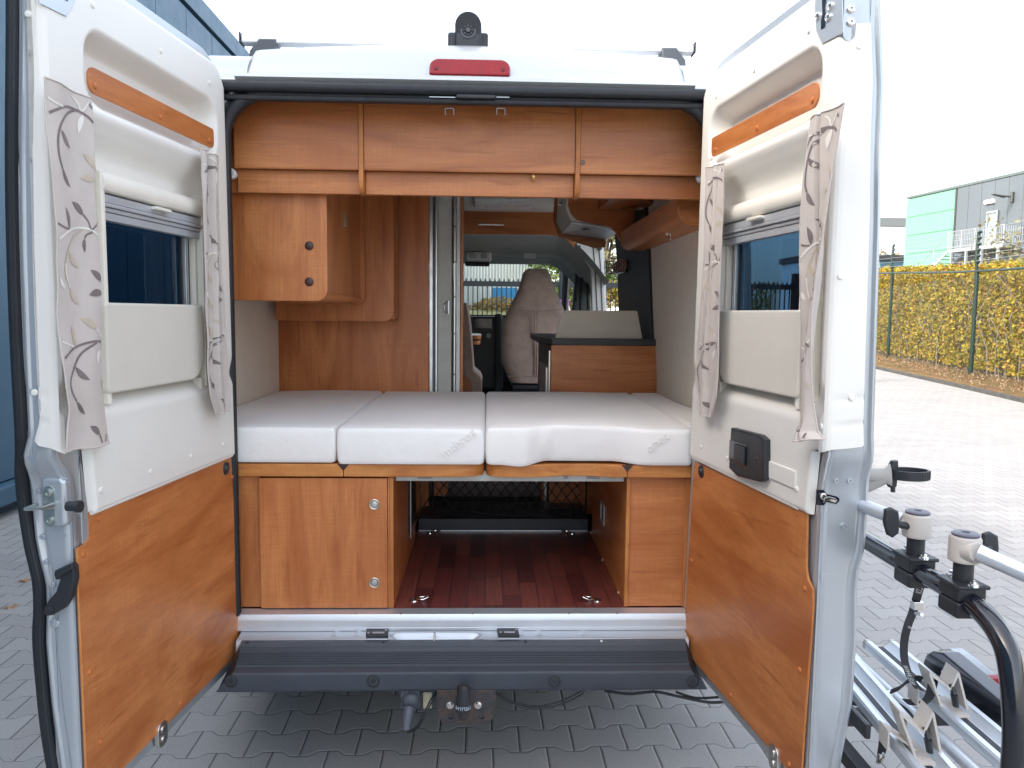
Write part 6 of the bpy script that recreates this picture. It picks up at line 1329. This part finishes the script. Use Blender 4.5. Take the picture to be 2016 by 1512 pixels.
def curtain(D_, Lp, Rp, label, foldf, window=(0, 1), n0=.05, flipu=False):
    Ls = [D_.px(x, y, n0) for x, y in Lp]; Rs = [D_.px(x, y, n0) for x, y in Rp]
    def arc(P_):
        acc = [0]
        for a, b in zip(P_, P_[1:]): acc.append(acc[-1]+sqrt((a[0]-b[0])**2+(a[1]-b[1])**2))
        return [(t/acc[-1], p) for t, p in zip(acc, P_)]
    AL, AR = arc(Ls), arc(Rs)
    def at_(A_, v): return interp([(t, p[0]) for t, p in A_], v), interp([(t, p[1]) for t, p in A_], v)
    def surf(u, v):
        l, r = at_(AL, v), at_(AR, v); n_ = n0+foldf(u, v)
        a = lerp(l[0], r[0], u)+.003*noise.noise(V((v*9, u*2, 1)))*(v > 0); z = lerp(l[1], r[1], u)+.002*sin(u*9)*(v > .97)
        return D_.p(a, n_, z)
    q = MB(); q.grid(surf, 70, 160); bk_ = MB(); q.grid(lambda u, v: surf(u, v)-D_.N*.0015, 70, 160, flip=True)
    nr = D_.N; lo, hi = window
    mapped = []
    base = CURT_REF
    for kind, m_, w, pts in EL:
        uv = []
        for x, y in pts:
            if base is None: continue
            uv.append(base(x, y))
        mapped.append((kind, m_, w, [((u-lo)/(hi-lo), v) for u, v in uv]))
    toward = CAM
    def lift(u, v):
        p = surf(u, v); e = .002
        du = surf(min(1, u+e), v)-surf(max(0, u-e), v); dv = surf(u, min(1, v+e))-surf(u, max(0, v-e)); nn_ = du.cross(dv)
        if nn_.length < 1e-12: nn_ = nr.copy()
        nn_.normalize()
        if nn_.dot(CAMSIDE(D_)) < 0: nn_ = -nn_
        return p+nn_*.0011
    ok = lambda u, v: .015 < u < .985 and .005 < v < .995
    Wd = abs(Ls[2][0]-Rs[2][0]); Hh = Ls[0][1]-Ls[-1][1]
    for kind, m_, w, uv in mapped:
        if kind == 's':
            P_ = [V((u*Wd, v*Hh, 0)) for u, v in uv]; P_ = smooth_path(P_, 5) if len(P_) > 2 else [P_[0].lerp(P_[1], k/4) for k in range(5)]
            ww = w*.0011/2*1.25
            rows_ = []
            for i, p in enumerate(P_):
                t = (P_[min(i+1, len(P_)-1)]-P_[max(i-1, 0)]).normalized(); s_ = V((-t.y, t.x, 0))*ww; a, b = p-s_, p+s_
                A_, B_ = (a.x/Wd, a.y/Hh), (b.x/Wd, b.y/Hh); rows_.append((A_, B_) if ok(*A_) and ok(*B_) else None)
            for r1, r2 in zip(rows_, rows_[1:]):
                if r1 and r2: q.add([lift(*r1[0]), lift(*r1[1]), lift(*r2[1]), lift(*r2[0])], [(0, 1, 2, 3)], m_)
        else:
            a, b = V((uv[0][0]*Wd, uv[0][1]*Hh, 0)), V((uv[1][0]*Wd, uv[1][1]*Hh, 0)); d = b-a; s_ = V((-d.y, d.x, 0)); n_ = 8; L_ = []; R_ = []
            for k in range(n_+1):
                t = k/n_; ww = w*1.5*sin(pi*min(1, t*1.02))**.8*(1-.25*t)*.75; c_ = a+d*t+s_*.06*sin(pi*t); L_.append(c_-s_*ww*.5); R_.append(c_+s_*ww*.5)
            if all(ok(p.x/Wd, p.y/Hh) for p in L_+R_):
                for k in range(n_): q.add([lift(L_[k].x/Wd, L_[k].y/Hh), lift(R_[k].x/Wd, R_[k].y/Hh), lift(R_[k+1].x/Wd, R_[k+1].y/Hh), lift(L_[k+1].x/Wd, L_[k+1].y/Hh)], [(0, 1, 2, 3)], m_)
    # hem cord round the edge
    q.tube([surf(k/30, 0) for k in range(31)], .0022, 6); q.tube([surf(k/30, 1) for k in range(31)], .0022, 6); q.tube([surf(0, k/60) for k in range(61)], .002, 6); q.tube([surf(1, k/60) for k in range(61)], .002, 6)
    return obj('curtain', q, [CLOTH, CL_D, CL_B, CL_W], label=label, cat='curtain', group='leaf patterned curtains on the rear doors', smooth=70)
def CAMSIDE(D_): return D_.N
L1l = [(88, 152), (97.5, 330), (106, 463), (114, 609), (117, 700), (124, 758), (134, 807), (132, 890)]; L1r = [(193, 200), (198, 330), (207, 463), (210, 600), (212, 670), (215, 774), (225, 833), (230, 870)]
CURT_REF = lambda x, y: ((x-interp([(b, a) for a, b in L1l], y))/(interp([(b, a) for a, b in L1r], y)-interp([(b, a) for a, b in L1l], y)),
                         (y-(152+48*((x-88-(y-152)*.06)/105)))/((890-20*((x-132)/98))-(152+48*((x-88-(y-152)*.06)/105))))
def foldL1(u, v): return .004*sin(u*8+v*3)+.006*sin(v*13)*(u-.5)+.020*sm(.84, .93, u)*(-1)+.004*noise.noise(V((u*3, v*7, 0)))
curtain(DL, L1l, L1r, 'broad flat leaf patterned curtain at the free edge of the left door', foldL1)
def foldN(ph, am=.014):
    def f(u, v): c = .5+.06*sin(v*5+ph); return am*(1-abs(2*abs(u-c)/1.0))**1*0-am*sm(.10, .0, abs(u-c))+.006*sin(u*11+v*2+ph)+.003*noise.noise(V((u*4, v*8, ph)))
    return f
curtain(DL, [(396, 293), (398, 400), (402, 560), (405, 700), (410, 780), (422, 816)], [(433, 310), (434, 430), (440, 560), (447, 700), (451, 760), (451, 810)], 'narrow gathered curtain on the hinge side of the left door, beside the bed opening', foldN(0), (.02, .9))
curtain(DR, [(1393, 330), (1390, 480), (1382, 580), (1372, 690), (1367, 760), (1375, 815)], [(1427, 320), (1424, 480), (1420, 600), (1418, 700), (1414, 780), (1402, 822)], 'narrow gathered curtain on the hinge side of the right door, left of its window', foldN(2), (.1, 1.02))
def foldR2(u, v): c = .35+.25*v; return .007*sin(u*6.5+v*4)+.006*sin(u*3+v*7)-.014*sm(.07, 0, abs(u-c))+.020*sm(.9, 1, v)*sin(u*pi)
curtain(DR, [(1597, 235), (1592, 330), (1586, 420), (1580, 540), (1574, 660), (1572, 790), (1575, 830), (1561, 868)], [(1664, 202), (1655, 250), (1636, 350), (1618, 500), (1607, 600), (1600, 720), (1600, 800), (1604, 850), (1616, 866)], 'twisted crumpled curtain at the free edge of the right door, curled at its foot', foldR2, (.0, 1.0), n0=.055)

# ================================================================== BIKE CARRIER, swung out to the right
cr_ = thing('bike_carrier', (1.3, -.7, 0), 'black and silver bicycle carrier swung out beside the right rear door', 'bike carrier')
XH = 1.03
def H(x, y, X=XH): return PX(x, y, X)
hoop = [H(1660, 1036), H(1705, 1064), H(1760, 1097), H(1840, 1142), H(1893, 1174), H(1935, 1207), H(1968, 1250), H(1988, 1305)]
leg = hoop[-1]; hoop += [V((XH, leg.y-.025, leg.z-.10)), V((XH, leg.y-.03, leg.z-.22)), V((XH, leg.y-.03, .40))]
q = MB(); q.tube(smooth_path(hoop, 6), .0215, 16); obj('hoop', q, BLACKG, cr_)
def along(t): return (hoop[3]-hoop[2]).normalized()
ax = along(0)
for (px_, py_, sx) in ((1800, 1121, 0), (1893, 1176, 1)):
    c_ = H(px_, py_); q = MB(); u_ = V((0, 0, 1)); 
    def T(p, c_=c_): return c_+V((p.x, 0, 0))+ax*p.y+V((0, 0, p.z))
    q.box((-.030, -.034, -.034), (.030, .034, .0), .007, T=T, seg=3); q.box((-.030, -.034, .001), (.030, .034, .030), .006, T=T, seg=3); q.box((-.033, -.040, .028), (.033, .040, .036), .003, T=T)
    cl_ = obj('clamp', q, BLACKP, cr_)
    q = MB()
    for a_ in (-.034, .034): b_ = T(V((0, a_, .036))); q.lathe(b_, (0, 0, 1), [(.011, -.001), (.010, .003), (.0075, .004), (.0065, .009), (.003, .010)], 14)
    obj('clamp_bolt', q, CHROME, cl_)
    q = MB(); st_ = c_+V((0, 0, .03)); q.cyl(st_, st_+V((0, 0, .055)), .019, 18); obj('upright_stub', q, BLACKP, cl_)
    q = MB(); t_ = st_+V((0, 0, .045)); q.lathe(t_, (0, 0, 1), [(.0215, 0), (.028, .0015), (.030, .006), (.030, .048), (.027, .053), (.022, .054)], 28)
    if sx:
        e_ = PY(1925, 1088, t_.y-.035); q.tube([t_+V((0, 0, .024)), t_.lerp(e_, .5)+V((0, 0, .012)), e_], [.022, .026, .019], 18)
    else: e_ = PY(1780, 1026, t_.y+.02); q.tube([t_+V((0, 0, .026)), e_], [.022, .020], 16)
    col_ = obj('collar', q, BEIGEP, cl_)
    q = MB(); q.lathe(t_+V((0, 0, .054)), (0, 0, 1), [(.021, -.002), (.0255, .0), (.0255, .004), (.022, .006), (.008, .0065), (.007, .003), (.001, .003)], 24); obj('end_cap', q, plain('slate_cap', (.10, .10, .13), .4), cl_)
    q = MB()
    if sx: f_ = PY(2100, 1166, e_.y-.10); q.tube([e_, e_.lerp(f_, .12), f_], [.0175, .0165, .0165], 18)
    else: f_ = PY(1660, 981, e_.y+.16); q.tube([e_, f_], [.0165, .0165], 18)
    obj('arm_tube', q, ALUW, cl_)
    q = MB(); k_ = PY(1952, 1080, t_.y+.03) if sx else PY(1757, 1030, t_.y-.03)
    q.prism([k_+V((x_, 0, z_)) for x_, z_ in ((-.016, .030), (-.002, .034), (.014, .026), (.018, .0), (.017, -.024), (.004, -.034), (-.008, -.028), (-.017, -.0))], (0, .014, 0), .005, seg=3); q.cyl(k_+V((0, .007, 0)), t_+V((0, .0, .02)), .008, 10); obj('wing_knob', q, BLACKP, cl_)
# upper wheel clamp with ratchet loop
c_ = H(1757, 935, 1.12); q = MB(); q.tube([c_+V((-.05, .05, -.045)), c_+V((-.012, .01, -.008))], [.018, .017], 14); q.tube([c_+V((-.07, .03, -.004)), c_+V((-.02, .005, -.002)), c_+V((-.004, 0, 0))], [.015, .018, .03], 12, sq=(1, .5)); ca = obj('frame_clamp', q, BEIGEP, cr_)
q = MB(); q.prism([c_+V((x_, -.004, z_)) for x_, z_ in ((-.012, .012), (.0, .036), (.012, .038), (.014, .02), (.012, -.03), (.006, -.036), (-.004, -.034), (-.012, -.02))], (0, .02, 0), .003)
q.tube([c_+V((.002, 0, -.02)), c_+V((.004, 0, -.045))], .006, 8)
L_ = [c_+V((.045+.047*cos(t), .035*sin(t)+.0, .002)) for t in [2*pi*i/40 for i in range(40)]]
q.ribbon(L_+[L_[0]], V((0, 0, .024)), .004)
for i in range(40):
    if cos(2*pi*i/40) > -.1: p = L_[i]; o_ = (p-(c_+V((.045, 0, .002)))).normalized(); q.box(p+o_*.0015-V((.0012, .0012, .011)), p+o_*.0035+V((.0012, .0012, .011)))
obj('ratchet_strap', q, BLACKP, ca)
# wheel channels
def chan(pa, pb, z, name='wheel_channel', w=.05):
    A_, B_ = PZ(*pa, z), PZ(*pb, z); d = (B_-A_).normalized(); s_ = V((-d.y, d.x, 0)); q = MB()
    pr = [(-w, 0), (-w, .020), (-w+.004, .026), (-w+.018, .026), (-w+.022, .018), (-.012, .006), (.012, .006), (w-.022, .018), (w-.018, .026), (w-.004, .026), (w, .020), (w, 0), (w-.006, -.004), (-w+.006, -.004)]
    q.prism([A_+s_*a_+V((0, 0, b_)) for a_, b_ in pr], (B_-A_)*1.0, 0); o = obj(name, q, ALUW, cr_, smooth=30)
    q = MB(); q.prism([A_-d*.012+s_*a_*1.02+V((0, 0, b_*1.02)) for a_, b_ in pr], d*.0118, 0); obj('end_cap', q, BEIGEP, o, smooth=30)
    q = MB(); q.prism([A_+s_*a_+V((0, 0, b_)) for a_, b_ in ((-.008, .0062), (.008, .0062), (.008, .0075), (-.008, .0075))], (B_-A_)); obj('rubber_inlay', q, RUBBER, o)
    return A_, B_, d, s_
zc = .55
A1, B1, d1, s1_ = chan((1733, 1277), (2030, 1535), zc); A2, B2, d2, s2__ = chan((1640, 1290), (1900, 1600), zc)
q = MB(); A3, B3 = PZ(1660, 1275, zc-.03), PZ(1960, 1555, zc-.03); q.cyl(A3, B3, .0165, 14); ct = obj('centre_tube', q, ALUW, cr_)
# cradles
for ci, (pk1, pk2, vl, bl_, br_, A_, d_) in enumerate((((1820, 1317), (1875, 1316), (1861, 1348), (1846, 1392), (1894, 1392), A1, d1), ((1762, 1393), (1826, 1392), (1808, 1432), (1793, 1481), (1843, 1480), A2, d2))):
    bb = PZ((bl_[0]+br_[0])/2, bl_[1]+6, zc+.0); Yc = bb.y; pts = [PY(*p, Yc) for p in (bl_, pk1, vl, pk2, br_)]
    pth = smooth_path([pts[0], pts[0].lerp(pts[1], .97)], 3)+[pts[1]+V((0, 0, .003)), pts[1].lerp(pts[2], .06)+V((.002, 0, .002))]+smooth_path([pts[1].lerp(pts[2], .1), pts[1].lerp(pts[2], .8), pts[2], pts[2].lerp(pts[3], .2), pts[2].lerp(pts[3], .9)], 4)+[pts[3]+V((0, 0, .003))]+smooth_path([pts[3].lerp(pts[4], .03), pts[4]], 3)
    q = MB(); q.ribbon(pth, -d_*.055, .006); q.ribbon([p+V((0, 0, 0)) for p in (pts[0]-V((.01, 0, 0)), pts[4]+V((.01, 0, 0)))], -d_*.11, .005)
    q.prism([pts[0], pts[0].lerp(pts[1], .55), pts[2]+V((-.006, 0, -.005)), pts[2]+V((.006, 0, -.005)), pts[3].lerp(pts[4], .45), pts[4]], -d_*.004, .001) if False else None
    for e_, g_ in ((pts[0].lerp(pts[1], .05), pts[2].lerp(pts[1], .5)), (pts[4].lerp(pts[3], .05), pts[2].lerp(pts[3], .5))): q.ribbon([e_-d_*.02, g_-d_*.02], -d_*.03, .003)
    w0 = pts[0]+V((-.05, .03, .0)); q.ribbon([w0, w0+V((.004, .01, .045)), w0+V((.022, .0, .035)), pts[0]+V((.0, 0, .02))], -d_*.05, .005)
    ck = obj('wheel_cradle', q, BEIGEP, cr_)
    q = MB(); c_ = pts[0].lerp(pts[4], .35)+V((0, -.03, .02)); q.tube([c_+V((-.004, .01, .055)), c_+V((0, .0, .03))], .006, 8); q.tube([c_+V((0, 0, .03)), c_+V((.004, -.004, .0))], [.013, .011], 12, sq=(1, .6)); obj('strap_tongue', q, BLACKP, ck)
# lamp board
A_, B_ = PZ(1822, 1350, .50), PZ(1995, 1482, .50); dl = (B_-A_).normalized(); nl = V((-dl.y, dl.x, 0)); nl = nl if nl.dot(CAM-A_) < 0 else -nl
def LB(x, y, o=0): return PN(x, y, A_+nl*o, nl)
pts = [(1817, 1325), (1817, 1302), (1823, 1288), (1836, 1281), (1856, 1285), (1995, 1402), (1995, 1480), (1880, 1392), (1830, 1352)]
q = MB(); q.prism([LB(x, y) for x, y in pts], nl*.055, .006, seg=3); lb = obj('lamp_board', q, BLACKG, cr_)
q = MB(); q.prism([LB(x, y, .065) for x, y in ((1845, 1279), (1868, 1277), (1920, 1318), (1938, 1335), (1941, 1362), (1930, 1360), (1925, 1340))], nl*.05, .006, seg=3); obj('lamp_housing', q, plain('smoked_lamp', (.25, .28, .30), .15, 0, .5, .4), lb)
q = MB(); q.prism([LB(x, y, .063) for x, y in ((1926, 1327), (1935, 1331), (1942, 1338), (1943, 1364), (1933, 1362), (1929, 1342))], nl*.054, .004, seg=3); obj('red_lens', q, REDL, lb)
# frame under the channels
q = MB(); a, b = PZ(1640, 1405, .46), PZ(1905, 1432, .46); q.box((1.0, a.y-.02, .43), (b.x, a.y+.02, .47), .004, T=lambda p: V((p.x, p.y+(p.x-1.0)*.0, p.z)))
a1 = H(1665, 1380, .99); b1 = H(1703, 1452, .99); q.box((.985, b1.y-.01, b1.z), (1.0, a1.y+.12, a1.z), .004)
q.box((1.02, -1.5, .41), (1.06, .2, .45), .005); obj('subframe', q, BLACKP, cr_)
q = MB(); c_ = PX(1692, 1438, .985); q.lathe((1.0, c_.y, c_.z), (0, -1, 0), [(.009, 0), (.008, .006), (.004, .007)], 12); 
for x in (1.2, 1.5): q.lathe((x, a.y-.01, .43), (0, 0, -1), [(.010, 0), (.010, .008), (.005, .009), (.005, .022)], 6)
obj('frame_bolt', q, CHROME, cr_)
q = MB(); q.tube(smooth_path([(1.02, -.55, .45), (1.06, -.62, .36), (1.04, -.72, .26), (.98, -.78, .22)], 6), .006, 8); obj('lamp_cable', q, RUBBER, cr_)
# straps
STR = fabric('black_webbing', (.022, .024, .030), 900, .15, .7)
WTX = plain('white_woven_lettering', (.75, .75, .75), .7)
def strap(pts, wv, label, txt=(), th=.0022, buckle=None, name='strap'):
    q = MB(); P_ = smooth_path(pts, 6); q.ribbon(P_, wv, th)
    for (t, s_, sz) in txt:
        i = int(t*(len(P_)-2)); p = P_[i]; d_ = (P_[i+1]-P_[i-1]).normalized(); w_ = V(wv).normalized(); n_ = w_.cross(d_)
        if n_.dot(CAM-p) < 0: n_ = -n_
        up_ = n_.cross(d_); text_mb(q, s_, p+n_*(th*.5+.0012), d_, up_, sz, .0003, 1)
    root = obj(name, q, [STR, WTX], label=label, cat='strap', group='tie-down straps on the bike carrier')
    if buckle: b_ = MB(); buckle(b_); obj('buckle', b_, CHROME, root)
    return root
c1_ = H(1812, 1150, 1.04)
def SX(x, y, X): return PX(x, y, X)
st1 = [SX(1816, 1130, 1.06), SX(1812, 1150, 1.055), SX(1806, 1172, 1.07), SX(1797, 1205, 1.09), SX(1787, 1232, 1.11), SX(1780, 1265, 1.13), SX(1781, 1300, 1.16), SX(1792, 1333, 1.20), SX(1805, 1352, 1.23), SX(1811, 1358, 1.24)]
strap(st1, V((.013, -.015, .002)), 'long black webbing strap with white lettering hanging from the hoop clamp', [(.17, 'COI', .019), (.46, '*', .034), (.78, 'WWW.EUFL', .019)], buckle=lambda b_: (b_.box(SX(1797, 1190, 1.07)-V((.004, .012, .010)), SX(1797, 1190, 1.07)+V((.020, .006, .010)), .002), b_.cyl(SX(1803, 1207, 1.07), SX(1815, 1210, 1.07), .004, 8)))
strap([SX(1812, 1333, 1.27), SX(1835, 1337, 1.27), SX(1835, 1352, 1.26), SX(1828, 1374, 1.25), SX(1812, 1387, 1.24), SX(1797, 1387, 1.23), SX(1784, 1376, 1.22)], V((.02, -.012, .004)), 'curled black strap end with a white star over the upper channel', [(.3, 'EI', .014), (.68, '*', .022)])
strap([SX(1816, 1338, 1.25), SX(1803, 1335, 1.24), SX(1786, 1342, 1.22), SX(1770, 1355, 1.20), SX(1752, 1362, 1.18)], V((.004, -.006, .018)), 'short black strap ending in a rusty metal buckle over the centre tube', buckle=lambda b_: (b_.box(SX(1748, 1368, 1.18)-V((.014, .006, .010)), SX(1748, 1368, 1.18)+V((.012, .006, .010)), .002)))
strap([SX(1640, 1372, 1.16), SX(1680, 1383, 1.16), SX(1712, 1388, 1.17), SX(1745, 1386, 1.18), SX(1768, 1390, 1.19), SX(1786, 1402, 1.20), SX(1797, 1416, 1.20)], V((0, -.006, .020)), 'black strap stretched from behind the right door to the lower cradle')
strap([SX(1760, 1414, 1.14), SX(1748, 1416, 1.13), SX(1741, 1430, 1.12), SX(1739, 1452, 1.11), SX(1737, 1472, 1.10), SX(1735, 1484, 1.10)], V((.020, -.004, 0)), 'black strap with a copper coloured hook dangling beside the lower cradle', buckle=lambda b_: (b_.tube(smooth_path([SX(1735, 1478, 1.10), SX(1741, 1488, 1.10), SX(1736, 1497, 1.10), SX(1729, 1503, 1.10), SX(1728, 1494, 1.10)], 4), .004, 8), b_.box(SX(1731, 1492, 1.10)-V((.004, .006, .012)), SX(1731, 1492, 1.10)+V((.006, .006, .010)), .002)))
